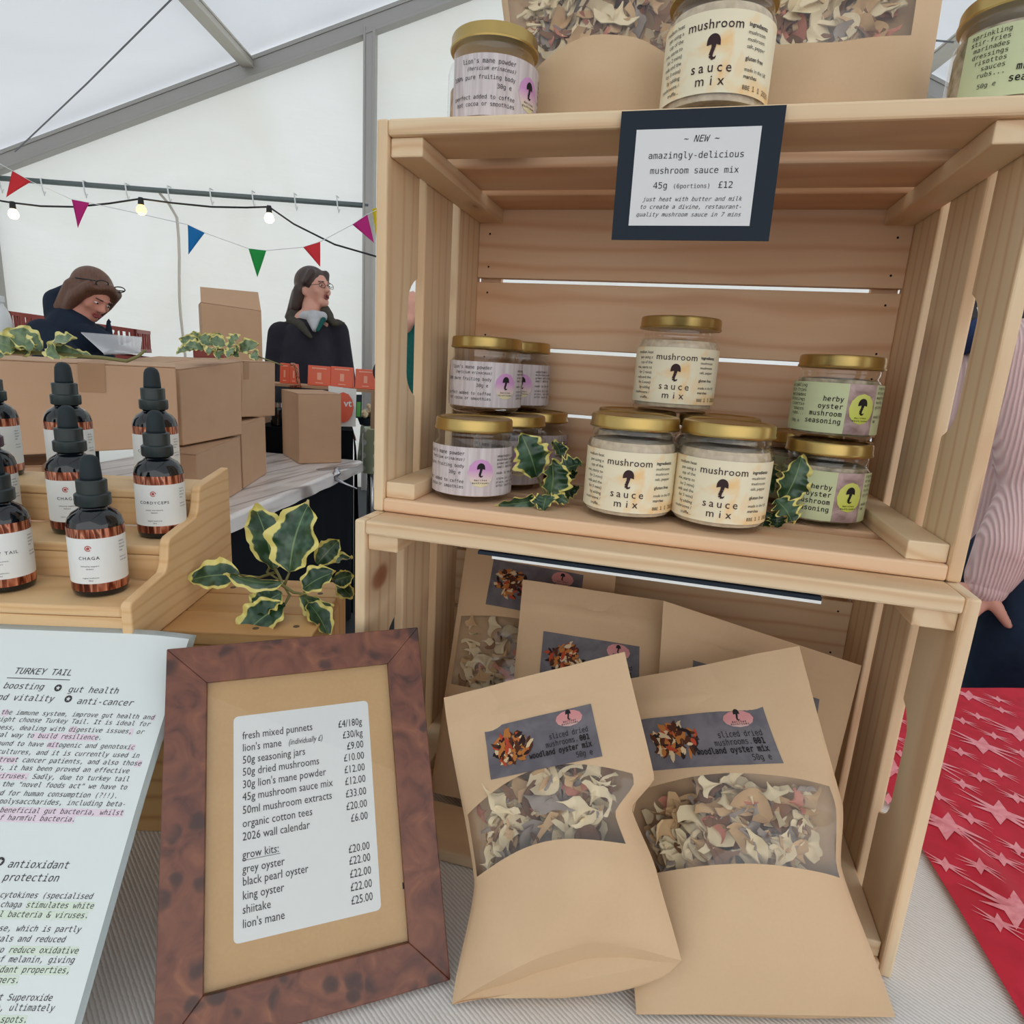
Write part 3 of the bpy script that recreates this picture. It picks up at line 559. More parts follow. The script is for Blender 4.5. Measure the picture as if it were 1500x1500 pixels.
# ------------------------------------------------------------------ jars
def arc_label(r, z0, z1, a0, a1, cut=None):
    g = G(); g.grid(lambda u, v: V(r * math.sin(a0 + (a1 - a0) * u), -r * math.cos(a0 + (a1 - a0) * u), z0 + (z1 - z0) * v), 40, 1); return g
def wrap(r, z0):                                    # flat label (x right, y up, metres) -> cylinder facing -y
    return lambda p: V(r * math.sin(p.x / r), -r * math.cos(p.x / r), z0 + p.y)
def jar_body(root, R, H, nr, contents, level, squat):
    g = G()
    if squat: pr = [(R - 0.012, 0.0015), (R - 0.006, 0.0), (R - 0.002, 0.004), (R, 0.010), (R, 0.044), (R - 0.0012, 0.049), (R - 0.005, 0.0535), (nr, 0.057), (nr, 0.063)]
    else: pr = [(R - 0.006, 0.002), (R - 0.003, 0.0), (R - 0.0006, 0.002), (R, 0.006), (R, 0.060), (R - 0.001, 0.0635), (R - 0.004, 0.067), (nr, 0.069), (nr + 0.0006, 0.071), (nr, 0.073), (nr, 0.077)]
    g.lathe([(0.0, 0.004)] + pr, 56); g.build('glass', 'jar_glass', root, smooth=True)
    g = G(); rr = [(max(0.0, r - 0.0022), max(0.005, z)) for r, z in pr if z < level]
    g.lathe([(0.0, 0.0045)] + rr + [(rr[-1][0], level), (rr[-1][0] * 0.5, level + 0.0015), (0.0, level + 0.001)], 48); g.build('contents', contents, root, smooth=True, auto=50)
    lr = nr + 0.0022; zt = H; g = G()
    g.lathe([(lr - 0.0006, zt - 0.0105), (lr + 0.0006, zt - 0.0110), (lr + 0.0010, zt - 0.0098), (lr + 0.0002, zt - 0.0085), (lr, zt - 0.0022), (lr - 0.0008, zt - 0.0006), (lr - 0.003, zt), (lr - 0.0045, zt - 0.0002), (lr - 0.0055, zt - 0.0012), (0.0, zt - 0.0012)], 60)
    lid = g.build('lid', 'gold_lid', root, smooth=True, auto=40)
def lettering(name, g, R, z0, mat, parent):
    g.warp(wrap(R, z0)); return g.build(name, mat, parent)
def lion_jar(label, loc, rot, group):
    r = thing('powder_jar', label, 'jar', loc, (0, 0, rot), group); R = 0.0365
    jar_body(r, R, 0.0725, 0.0325, 'mane_powder', 0.032, True)
    lb = arc_label(R + 0.0003, 0.0065, 0.0490, -1.62, 1.62).build('label', 'lion_label', r, smooth=True)
    g = G(); k = 0.001
    write(g, [("lion's mane powder", -.0055, .0355, .0044, 'R'), ('(hericium erinaceus)', -.0055, .0308, .0036, 'R', None, .25), ('100% pure fruiting body', -.0055, .0247, .0041, 'R'), ('30g e', -.0085, .0188, .0043, 'R'),
              ('perfect added to coffee', -.0055, .0112, .0040, 'R'), ('hot cocoa or smoothies', -.0055, .0064, .0040, 'R')], sx=.92)
    write(g, [(t, .0245, y, .0029) for t, y in (('adaptogenic', .0345), ('mushroom powder', .0313), ('grown and ground in', .0281), ('small batches', .0249), ('made in the UK', .0195), ('store in a dry', .0145), ('place, use within', .0113), ('after opening', .0081))])
    lettering('lettering', g, R + 0.0007, 0.0065, 'black_ink', lb)
    g = G(); disc(g, .0095, .0205, .0115, .0125); lettering('emblem', g, R + 0.0006, 0.0065, 'lion_emblem', lb)
    g = G(); mushroom(g, .0095, .0175, .0125); write(g, [('marches', .0095, .0138, .0021, 'C', MONO, 0, 1.3, .01), ('mushrooms', .0095, .0112, .0021, 'C', MONO, 0, 1.3, .01)]); lettering('emblem_print', g, R + 0.0009, 0.0065, 'black_ink', lb)
    return r
def sauce_jar(label, loc, rot, group):
    r = thing('sauce_jar', label, 'jar', loc, (0, 0, rot), group); R = 0.0378
    jar_body(r, R, 0.0860, 0.0345, 'sauce_powder', 0.0645, False)
    lb = arc_label(R + 0.0003, 0.0085, 0.0580, -1.5, 1.5).build('label', 'sauce_label', r, smooth=True)
    g = G(); write(g, [('mushroom', 0, .0385, .0082, 'C', SANS, 0, 1.06, .003), ('sauce', 0, .0125, .0088, 'C', SANS, 0, 1.45, .002), ('mix', 0, .0045, .0088, 'C', SANS, 0, 1.75, .002)]); mushroom(g, 0, .0205, .0155)
    lettering('lettering', g, R + 0.0007, 0.0085, 'brown_ink', lb)
    g = G(); write(g, [(t, -.0225, .0435 - .0045 * i, .0036, 'R', SANS) for i, t in enumerate(('medium heat', 'pan using a', 'cup of the', 'mix, starts to', 'for 2 mins)', 'milk and the', 'for 3 mins)', 'by adding', 'mushrooms /', 'truffle...'))])
    write(g, [('ingredients:', .0225, .0405, .0036, 'L', SANS, 0, 1, .02), ('mushroom', .0225, .0360, .0034, 'L', SANS), ('mushroom', .0225, .0318, .0034, 'L', SANS), ('salt, pepper', .0225, .0276, .0034, 'L', SANS), ('gluten free', .0225, .0205, .0036, 'L', SANS, 0, 1, .012), ('made in the UK', .0225, .0140, .0033, 'L', SANS), ('marches', .0225, .0098, .0033, 'L', SANS, 0, 1, .012), ('BBE', .0225, .0030, .0038, 'L', SANS), ('1 1 2026', .0305, .0030, .0042, 'L', MONO)])
    lettering('small_print', g, R + 0.0007, 0.0085, 'grey_ink', lb)
    return r
def herby_jar(label, loc, rot, group):
    r = thing('seasoning_jar', label, 'jar', loc, (0, 0, rot), group); R = 0.0362
    jar_body(r, R, 0.0725, 0.0325, 'herb_pieces', 0.052, True); k = R + 0.0003
    def ang(x): return x / k
    lb = arc_label(k, 0.0070, 0.0490, ang(-.058), ang(.0035)).build('label', 'herby_green', r, smooth=True)
    ph = arc_label(k, 0.0070, 0.0490, ang(.0035), ang(.0290)).build('label_photo', 'herby_photo', r, smooth=True)
    arc_label(k, 0.0070, 0.0490, ang(.0290), ang(.0560)).build('label', 'herby_green', r, smooth=True)
    g = G(); write(g, [(t, .0005, y, .0056, 'R', MONO, 0, 1.04, .010) for t, y in (('herby', .0268), ('oyster', .0205), ('mushroom', .0142), ('seasoning', .0079))], sx=.94)
    write(g, [(t, -.0320,   .0375 - .0040 * i, .0038, 'R') for i, t in enumerate(('sprinkling', 'stir-fries', 'marinades', 'dressings', 'risottos', 'sauces', 'rubs...'))] + [('50g e', -.0350, .0070, .0036, 'R')])
    write(g, [(t, .0305, .0385 - .0040 * i, .0033) for i, t in enumerate(('ingredients', 'dried oyster', 'mushrooms', 'herbs, salt', 'gluten free', '', 'made in the', 'UK'))])
    lettering('lettering', g, R + 0.0007, 0.0070, 'black_ink', lb)
    g = G(); disc(g, .0165, .0215, .0112, .0128); lettering('emblem', g, R + 0.0006, 0.0070, 'herby_emblem', ph)
    g = G(); mushroom(g, .0165, .0170, .0140); write(g, [('marches', .0165, .0135, .0020, 'C', MONO, 0, 1.3, .01), ('mushrooms', .0165, .0111, .0020, 'C', MONO, 0, 1.3, .01)]); lettering('emblem_print', g, R + 0.0009, 0.0070, 'black_ink', ph)
    return r
def face_cam(x, y, off=0.0):                        # turn about z so that local -y looks at the camera side, plus an offset
    return math.atan2(CAM.y - y, CAM.x - x) + PI / 2 + off
gl, gs, gh = "lion's mane powder jars", 'mushroom sauce mix jars', 'herby seasoning jars'
l0 = lion_jar('powder jar with pink emblem label, front jar on the crate shelf left of the holly', (0.0735, 0.053, SH), face_cam(.0735, .053, -.05), gl)
for lb, x, y, z, of in (('powder jar low on the crate shelf, right behind the front powder jar', .0885, .125, SH, .05), ('powder jar low at the back board, furthest behind the front powder jar', .0985, .1975, SH, .0),
                        ('powder jar stacked on the lower powder jars, front one of the upper two', .0600, .124, SH + .0727, .30), ('powder jar stacked at the back, behind the upper front powder jar', .0735, .1965, SH + .0727, -.1),
                        ('powder jar standing on the crate roof at its left end', .0755, .056, TOP, .62)):
    dup(l0, (x, y, z), face_cam(x, y, of), lb, gl)
s0 = sauce_jar('sauce mix jar in the front row of the shelf, left of its twin', (.2170, .0505, SH), face_cam(.217, .0505, -.02), gs)
for lb, x, y, z, of in (('sauce mix jar in the front row of the shelf, right of its twin', .2925, .0515, SH, .04), ('sauce mix jar hidden behind the left front sauce jar', .2130, .1270, SH, .1), ('sauce mix jar hidden behind the right front sauce jar', .2890, .1280, SH, -.1),
                        ('sauce mix jar balanced on the lids of the lower sauce jars', .2440, .1400, SH + .0862, .0), ('sauce mix jar on the crate roof behind the black framed notice', .2500, .0400, TOP, -.10)):
    dup(s0, (x, y, z), face_cam(x, y, of), lb, gs)
h0 = herby_jar('green seasoning jar on the shelf, lower of two at the right', (.3830, .1130, SH), face_cam(.3830, .113, .20), gh)
for lb, x, y, z, of in (('green seasoning jar stacked on top of another at the right', .3860, .1330, SH + .0727, .16), ('green seasoning jar at the back board, behind the lower seasoning jar', .3760, .1950, SH, .2), ('green seasoning jar on the crate roof at its right end', .4420, .0560, TOP, .78)):
    dup(h0, (x, y, z), face_cam(x, y, of), lb, gh)

# black framed notice hanging on the crate's top edge
r = thing('notice', 'black bordered white notice for new sauce mix taped to the upper crate', 'sign', (0.2435, -0.0035, 0.54)); L0 = inv(r)
o_ = V(0.1903, -0.0042, 0.5385); u_ = V(0.9998, 0.0, 0.002).normalized(); v_ = V(-0.008, -0.0, 1).normalized(); n_ = V(0, -1, 0); Mx = frame_mat(o_, u_, v_, n_)
g = G(); g.box((0, 0, -0.0012), (0.1078, 0.0836, 0.0)); g.build('backing_card', 'black_card', r, local=L0 @ Mx)
g = G(); g.box((.0115, .0095, 0.0), (.0940, .0715, 0.0003)); pc = g.build('paper', 'card_paper', r, local=L0 @ Mx)
g = G(); cx = .0530
write(g, [('~ NEW ~', cx + .003, .0630, .0056, 'C', MONO, .25), ('amazingly-delicious', cx, .0528, .0056, 'C'), ('mushroom sauce mix', cx, .0432, .0055, 'C'), ('45g', .0262, .0337, .0056), ('(6portions)', .0400, .0338, .0038), ('£12', .0700, .0337, .0056),
          ('just heat with butter and milk', cx + .0005, .0255, .0037, 'C', MONO, .3), ('to create a divine, restaurant-', cx, .0205, .0037, 'C', MONO, .3), ('quality mushroom sauce in 7 mins', cx - .001, .0155, .0037, 'C', MONO, .3)])
g.build('lettering', 'black_ink', pc, local=L0 @ Mx @ Matrix.Translation((0, 0, .0005)))

# ------------------------------------------------------------------ box, riser and bottles
BY = 0.30; KS = 1.045; BF = V(-0.0302, -0.0602, 0)                # yaw of the box and its front right corner
bu, bb = V(math.cos(BY), math.sin(BY), 0), V(-math.sin(BY), math.cos(BY), 0)
r = thing('wooden_box', 'varnished pine box on the table beneath the bottle riser', 'box', tuple(BF), (0, 0, BY)); r.scale = (KS,) * 3; BZ = 0.2046 / KS
for k in range(3): board('top_plank', (-0.31, 0.0172 + 0.0445 * k, BZ - 0.012), (0.0, 0.0172 + 0.0445 * k + 0.0438, BZ), 'pine_warm', r, bevel=0.0012, axis=0)
board('end_panel', (-0.012, 0.018, 0), (-0.0005, 0.149, BZ - 0.0122), 'pine_warm', r, axis=2); board('end_panel', (-0.3095, 0.018, 0), (-0.298, 0.149, BZ - 0.0122), 'pine_warm', r, axis=2)
board('front_panel', (-0.298, 0.018, 0), (-0.012, 0.028, BZ - 0.0122), 'pine_warm', r, axis=0); board('back_panel', (-0.298, 0.139, 0), (-0.012, 0.149, BZ - 0.0122), 'pine_warm', r, axis=0)
for x, y in ((-.018, .035), (-.05, .028), (-.018, .115), (-.075, .075), (-.105, .122)): g = G(); g.lathe([(0.0028, BZ), (0.0026, BZ + .0003), (0.0, BZ + .0001)], 12, 0, (x, y, 0)); g.build('screw_head', 'twig_brown', r)
r = thing('display_riser', 'three step bamboo riser with curved side panel standing on the wooden box', 'stand', tuple(BF + V(0, 0, BZ * KS + 0.0004)), (0, 0, BY)); r.scale = (KS,) * 3; RZ = BZ * KS + 0.0004
xl, xr = -0.40, -0.1300
steps = ((-0.0235, 0.0385, 0.0350), (0.0385, 0.1000, 0.0650), (0.1000, 0.1640, 0.0985))
for a, b, z in steps: board('tread', (xl, a, z - 0.008), (xr, b, z), 'bamboo', r, bevel=0.002, axis=0)
for k, (a, b, z) in enumerate(steps): board('riser_board', (xl, a + 0.0006, 0.0 if k == 0 else steps[k - 1][2] + .0002), (xr, a + 0.008, z - 0.0082), 'bamboo', r, bevel=0.0005, axis=0)
pr = [(-0.0260, 0.0)] + [(0.1655, 0.0), (0.1655, 0.1120)]
def bez(p0, p1, p2, p3, n=8): return [tuple(p0[i] * (1 - t) ** 3 + 3 * p1[i] * t * (1 - t) ** 2 + 3 * p2[i] * t * t * (1 - t) + p3[i] * t ** 3 for i in (0, 1)) for t in [q / n for q in range(n + 1)]]
pr += bez((0.1030, 0.1060), (0.094, 0.105), (0.098, 0.085), (0.088, 0.0790)) + bez((0.0420, 0.0735), (0.031, 0.072), (0.038, 0.052), (0.0270, 0.0462)) + [(-0.0225, 0.0400), (-0.0260, 0.0380)]
for x in (xr + 0.0002, xl - 0.0082): board('side_panel', None, None, 'bamboo', r, bevel=0.0015, axis=1, poly=(pr, lambda p, q, d: V(d, p, q), x, x + 0.008))

def dropper_bottle(label, loc, rot, title, sub, group, plum=False):
    r = thing('dropper_bottle', label, 'bottle', loc, (0, 0, rot), group); r.scale = (KS,) * 3; R = 0.0193
    g = G(); g.lathe([(0, .0006), (R - .003, 0), (R - .0008, .001), (R, .004), (R, .0560), (R - .0012, .0605), (R - .004, .0645), (R - .008, .0672), (.0098, .0685), (.0098, .0710)], 48); g.build('glass', 'amber_glass', r, smooth=True)
    g = G(); g.lathe([(.0104, .0700), (.0118, .0702), (.0123, .0713), (.0123, .0788), (.0112, .0797), (.0104, .0799), (.0104, .0895), (.0097, .0902), (.0080, .0904)], 36)
    for k in range(len(g.v)):
        p = g.v[k]
        if .081 < p.z < .0898 or .071 < p.z < .079: a = math.atan2(p.y, p.x); q = 1 + .012 * math.cos(a * 18); g.v[k] = V(p.x * q, p.y * q, p.z)
    g.build('collar', 'dropper_plum' if plum else 'dropper_black', r, smooth=True, auto=35)
    g = G(); g.lathe([(.0074, .0902), (.0074, .0925), (.0069, .1000), (.0065, .1040), (.0053, .1070), (.0030, .1088), (0, .1093)], 28); g.build('dropper_bulb', 'rubber_black', r, smooth=True)
    lb = arc_label(R + .0003, .0115, .0475, -2.3, 2.3).build('label', 'white_paper', r, smooth=True)
    for z0, z1 in ((.0475, .0548), (.0050, .0115)): arc_label(R + .00025, z0, z1, -2.4, 2.4).build('foil_band', 'copper_foil', r, smooth=True)
    g = G(); write(g, [(title, -.006, .0195, .0036, 'C', SANS, 0, 1.25)]); write(g, [(sub, -.006, .0138, .0016, 'C', SANS, 0, 1.1), ('tincture', -.006, .0116, .0016, 'C', SANS), ('organic mushroom', -.006, .0044, .0015, 'C', SANS), ('50ml', -.006, .0022, .0015, 'C', SANS)])
    write(g, [(t, .0160, .0310 - .0026 * i, .0018, 'L', SANS) for i, t in enumerate(('extract', 'take one', 'dropper', 'daily', '', 'store in a', 'cool place'))])
    g.warp(wrap(R + .0006, .0115)); g.build('lettering', 'black_ink', lb)
    g = G(); ring = [(-.0060 + .0023 * math.cos(a), .0285 + .0023 * math.sin(a)) for a in [i * PI / 9 for i in range(18)]]; rin = [(-.0060 + .0017 * math.cos(a), .0285 + .0017 * math.sin(a)) for a in [i * PI / 9 for i in range(18)]]
    g.add([V(a, b, 0) for a, b in ring + rin], [(i, (i + 1) % 18, 18 + (i + 1) % 18, 18 + i) for i in range(16)]); disc(g, -.0060, .0285, .0011, .0011)
    g.warp(wrap(R + .0006, .0115)); g.build('emblem', 'logo_red', lb)
    return r
def bl(x, y, z): p = BF + (bu * x + bb * y) * KS; return (p.x, p.y, RZ + z * KS + .0004)
gb = 'mushroom extract bottles on the riser'
B_ = [('CHAGA', 'immunity support', 'CHAGA dropper bottle on the front step of the riser', -.1650, .0120, .0350, -.02), ('TURKEY TAIL', 'immune recovery', 'dropper bottle cut by the photo edge on the front step of the riser', -.2375, .0115, .0350, .12),
      ('CHAGA', 'immunity support', 'CHAGA dropper bottle in the middle row, left of the cordyceps one', -.2200, .0770, .0650, -.02), ('CORDYCEPS', 'energy and stamina', 'CORDYCEPS dropper bottle in the middle row, rightmost of the step', -.1465, .0770, .0650, .02), ('TURKEY TAIL', 'immune recovery', 'plum capped dropper bottle at the left of the middle row', -.2900, .0770, .0650, .0),
      ('CHAGA', 'immunity support', 'CHAGA dropper bottle in the back row, behind the middle CHAGA one', -.2610, .1420, .0985, .0), ('CORDYCEPS', 'energy and stamina', 'CORDYCEPS dropper bottle in the back row, rightmost of the step', -.1800, .1420, .0985, .02), ('TURKEY TAIL', 'immune recovery', 'dropper bottle at the left of the back row on the riser', -.3270, .1380, .0985, .0)]
protos = {}
for t, sb, lb, x, y, z, of in B_:
    p = bl(x, y, z); ro = face_cam(p[0], p[1], of); key = (t, 'plum' in lb)
    if key in protos: dup(protos[key], p, ro, lb, gb)
    else: protos[key] = dropper_bottle(lb, p, ro, t, sb, gb, 'plum' in lb)

# ------------------------------------------------------------------ laminated sheet leaning on the box
zt = 0.2182; ta = spot_z(272, 937, zt); th = 0.752; su = bu; sv = V(0, 0, 1) * math.cos(th) + bb * math.sin(th); sn = su.cross(sv)
W_, H_ = 0.210, 0.297; o_ = ta - su * W_ - sv * H_; o_.z = max(o_.z, 0.0045); Ms = frame_mat(o_, su, sv, sn)
r = thing('laminated_sheet', 'laminated white sheet about turkey tail leaning on the wooden box', 'sign', tuple(o_)); L0 = inv(r)
def bend(p):                                        # the top right corner curls back behind the picture frame
    k = max(0, min(1, (p.x - .165) / .05)) ** 2 * max(0, min(1, (p.y - .17) / .13)) ** 1.5
    return V(p.x, p.y, p.z - .010 * k)
g = G(); g.grid(lambda u, v: V(-.004 + (W_ + .008) * u, -.004 + (H_ + .008) * v, 0), 20, 30); g.warp(bend); g.build('laminate', 'laminate_edge', r, local=L0 @ Ms, smooth=True).modifiers.new('t', 'SOLIDIFY').thickness = 0.0003
g = G(); g.grid(lambda u, v: V(W_ * u, H_ * v, .0003), 20, 30); g.warp(bend); pp = g.build('paper', 'sheet_paper', r, local=L0 @ Ms, smooth=True)
g = G(); q0, q1 = Ms @ V(.01, -.005, -.003), Ms @ V(.20, -.005, -.003); t0 = bb * .002
g.hexa([q0, q1, q1 - sn * .003, q0 - sn * .003], [q0 + sv * .285, q1 - su * .03 + sv * .285, q1 - su * .03 + sv * .285 - sn * .003, q0 + sv * .285 - sn * .003])
g.hexa([V(q0.x, q0.y, .001), V(q1.x, q1.y, .001), V(q1.x, q1.y, .001) + bb * .003, V(q0.x, q0.y, .001) + bb * .003], [q0, q1, q1 + bb * .003, q0 + bb * .003])
g.hexa([q0 - bb * .012, q1 - bb * .012, q1, q0], [q0 - bb * .012 + V(0, 0, .003), q1 - bb * .012 + V(0, 0, .003), q1 + V(0, 0, .003), q0 + V(0, 0, .003)])
g.build('acrylic_easel', 'acrylic', r, local=L0)
g = G(); hp = G(); hg = G(); IT = .22
CW = .602                                          # advance of the monospaced letters
def hl(h, n, xr, y, s, tail=0): h.add([V(xr - (n + tail) * CW * s, y - .25 * s, 0), V(xr - tail * CW * s, y - .25 * s, 0), V(xr - tail * CW * s, y + .8 * s, 0), V(xr - (n + tail) * CW * s, y + .8 * s, 0)], [(0, 1, 2, 3)])
def sheet_xy(px, py):                               # point of the sheet seen at a pixel
    d = RF + RX * ((px - 750) / FPX) + RD * ((py - 750) / FPX); t = (o_ - CAM).dot(sn) / d.dot(sn); p = CAM + d * t - o_; return p.dot(su), p.dot(sv)
SHEET = [('TURKEY TAIL', 104, 990, .0064, 0), ('boosting', 63.8, 1010.5, .0061, 0), ('gut health', 172.7, 1016.5, .0061, 0), ('mood and vitality', 79, 1028, .0061, 0), ('anti-cancer', 194.4, 1034, .0061, 0),
 ('the immune system, improve gut health and', 224.4, 1053.4, .0044, (41, 0)), ('might choose Turkey Tail. It is ideal for', 218.6, 1063.5, .0044, 0), ('illness, dealing with digestive issues, or', 210, 1075, .0044, (17, 3)), ('natural way to build resilience.', 147, 1083.8, .0044, (17, 1)),
 ('found to have mitogenic and genotoxic', 196.3, 1097.7, .0044, (23, 0)), ('cultures, and it is currently used in', 203, 1110, .0044, 0), ('to treat cancer patients, and also those', 206, 1121.5, .0044, (37, 0)), ('studies, it has been proved an effective', 188.6, 1132.7, .0044, 0), ('viruses. Sadly, due to turkey tail', 188, 1144.7, .0044, (8, 26)), ('under the "novel foods act" we have to', 185.7, 1156.7, .0044, 0),
 ('passed for human consumption (?!!).', 170.2, 1169.3, .0044, 0), ('polysaccharides, including beta-', 182.8, 1181.5, .0044, 0), ('beneficial gut bacteria, whilst', 180.3, 1194.4, .0044, (31, 0)), ('of harmful bacteria.', 108.3, 1203.7, .0044, (20, 0)),
 ('antioxidant', 100.2, 1272.6, .0059, 1), ('protection', 85.3, 1291.6, .0059, 1), ('cytokines (specialised', 136, 1317, .0044, 1), ('chaga stimulates white', 137, 1331, .0044, (16, 0)), ('harmful bacteria & viruses.', 127.4, 1345, .0044, (27, 0)), ('disease, which is partly', 118.7, 1365.5, .0044, 1), ('radicals and reduced', 95.8, 1380.4, .0044, 1), ('to reduce oxidative', 114.4, 1396.8, .0044, (16, 0)), ('of melanin, giving', 108.8, 1410.6, .0044, 1), ('antioxidant properties,', 100.5, 1425.5, .0044, (23, 0)), ('scavengers.', 26, 1440, .0044, (11, 0)), ('potent Superoxide', 76.3, 1466, .0044, 1), ('dismutase, ultimately', 79.7, 1481, .0044, 1), ('age spots.', 37.8, 1498, .0044, (9, 0))]
for t, px, py, s, h in SHEET:
    x, y = sheet_xy(px, py); write(g, [(t, x, y, s, 'R', MONO, IT)])
    if isinstance(h, tuple): hl(hg if py > 1250 else hp, h[0], x, y, s, h[1])
x, y = sheet_xy(104, 993.5); g.add([V(x - .046, y - .0012, 0), V(x, y - .0012, 0), V(x, y - .0017, 0), V(x - .046, y - .0017, 0)], [(3, 2, 1, 0)])
for px, py in ((85.5, 1008), (100.5, 1024), (1, 1262)):   # small star in a disc before each benefit
    x, y = sheet_xy(px, py); g.add([V(x + .0026 * math.cos(a), y + .0026 * math.sin(a), 0) for a in [i * PI / 12 for i in range(24)]] + [V(x + .0018 * (1 if i % 2 == 0 else .5) * math.cos(i * PI / 5 + PI / 2), y + .0018 * (1 if i % 2 == 0 else .5) * math.sin(i * PI / 5 + PI / 2), 0) for i in range(10)],
        [(i, (i + 1) % 24, 24 + int(((i + 1) / 24 * 10 - 2.5) % 10), 24 + int((i / 24 * 10 - 2.5) % 10)) if int(((i + 1) / 24 * 10 - 2.5) % 10) != int((i / 24 * 10 - 2.5) % 10) else (i, (i + 1) % 24, 24 + int((i / 24 * 10 - 2.5) % 10)) for i in range(24)])
for gg, nm, m, dz in ((hp, 'pink_highlighting', 'pink_highlight', .0004), (hg, 'green_highlighting', 'green_highlight', .0004), (g, 'lettering', 'grey_ink', .00055)):
    for i, p in enumerate(gg.v): gg.v[i] = bend(V(p.x, p.y, p.z + dz))
    o = gg.build(nm, m, pp, local=L0 @ Ms)

# ------------------------------------------------------------------ burl picture frame with the price list
fo = V(-.0189, -.2528, .0054); fy, ft = .6099, .5882
fu = V(math.cos(fy), math.sin(fy), 0); fb = V(-math.sin(fy), math.cos(fy), 0); fv = V(0, 0, 1) * math.cos(ft) + fb * math.sin(ft); fn = fu.cross(fv)
Mf = frame_mat(fo, fu, fv, fn); FW, FH, FB, FT = .1921, .2593, .0280, .0085
r = thing('picture_frame', 'burl wood picture frame with a printed price list leaning on the wooden box', 'picture frame', tuple(fo)); L0 = inv(r)
def bar(poly):
    g = G(); n = len(poly); zs = (-.0085, .0)
    g.hexa([V(x, y, zs[0]) for x, y in poly], [V(x, y, zs[1]) for x, y in poly]); o = g.build('moulding', 'burl_veneer', r, local=L0 @ Mf, bevel=.0007)
i0, i1, j0, j1 = FB, FW - FB, FB + .002, FH - FB
bar([(0, 0), (FW, 0), (i1, j0), (i0, j0)]); bar([(FW, 0), (FW, FH), (i1, j1), (i1, j0)]); bar([(FW, FH), (0, FH), (i0, j1), (i1, j1)]); bar([(0, FH), (0, 0), (i0, j0), (i0, j1)])
g = G(); g.box((i0 - .004, j0 - .004, -.0075), (i1 + .004, j1 + .004, -.0050)); g.build('backing_board', 'hardboard', r, local=L0 @ Mf)
g = G(); g.box((i0 - .003, j0 - .003, -.0040), (i1 + .003, j1 + .003, -.0034)); g.build('glass', 'frame_glass', r, local=L0 @ Mf)
def frame_xy(px, py, dz=-.0048):
    d = RF + RX * ((px - 750) / FPX) + RD * ((py - 750) / FPX); q = fo + fn * dz; t = (q - CAM).dot(fn) / d.dot(fn); p = CAM + d * t - q; return p.dot(fu), p.dot(fv)
cs_ = [frame_xy(*q) for q in ((341, 1386), (558, 1331), (539, 1026), (343, 1050))]
x0, x1 = (cs_[0][0] + cs_[3][0]) / 2, (cs_[1][0] + cs_[2][0]) / 2; y0, y1 = (cs_[0][1] + cs_[1][1]) / 2, (cs_[2][1] + cs_[3][1]) / 2
g = G(); rr_ = rrect(x1 - x0, y1 - y0, .0035); g.prism(rr_, lambda a, b, d: V(x0 + a, y0 + b, d), -.0050, -.0047); pc = g.build('price_card', 'card_paper', r, local=L0 @ Mf)
g = G(); S_ = .0078
PL = [('fresh mixed punnets', '£4/180g', 1083.3), ("lion's mane", '£30/kg', 1101.0), ('50g seasoning jars', '£9.00', 1119.0), ('50g dried mushrooms', '£10.00', 1136.7), ("30g lion's mane powder", '£12.00', 1155.0), ('45g mushroom sauce mix', '£12.00', 1173.3), ('50ml mushroom extracts', '£33.00', 1192.7), ('organic cotton tees', '£20.00', 1212.3), ('2026 wall calendar', '£6.00', 1231.7), ('grow kits:', '', 1258.3), ('grey oyster', '£20.00', 1279.3), ('black pearl oyster', '£22.00', 1297.7), ('king oyster', '£22.00', 1318.3), ('shiitake', '£22.00', 1339.0), ("lion's mane", '£25.00', 1360.0)]
for i, (a, b, py) in enumerate(PL):
    x, y = frame_xy(355, py); write(g, [(a, x, y, S_, 'L', SANS, 0, 1.0)], sx=.79)
    if b: write(g, [(b, .1408, y - .001, S_, 'R', SANS, 0, 1.0)], sx=.74)
    if i == 1: write(g, [('(individually £)', x + .0325, y, .0060, 'L', SANS, .25)], sx=.72)
    if i == 9: g.add([V(x, y - .0012, 0), V(x + .0255, y - .0012, 0), V(x + .0255, y - .0009, 0), V(x, y - .0009, 0)], [(0, 1, 2, 3)])
g.build('lettering', 'black_ink', pc, local=L0 @ Mf @ Matrix.Translation((0, 0, -.0044)))
g = G(); x, y = frame_xy(592, 1297); g.box((x - .0012, y - .002, -.0050), (x + .0025, y + .002, -.0032)); g.build('retaining_clip', 'black_ink', r, local=L0 @ Mf)
q0 = Mf @ V(FW * .5, FH * .50, -.0100); q2 = V(q0.x, q0.y, .001) + fb * .008; g = G()
g.hexa([q2 - fu * .022, q2 + fu * .022, q2 + fu * .022 + fb * .003, q2 - fu * .022 + fb * .003], [q0 - fu * .014, q0 + fu * .014, q0 + fu * .014 + fb * .003, q0 - fu * .014 + fb * .003]); g.build('easel_strut', 'black_card', r, local=L0)

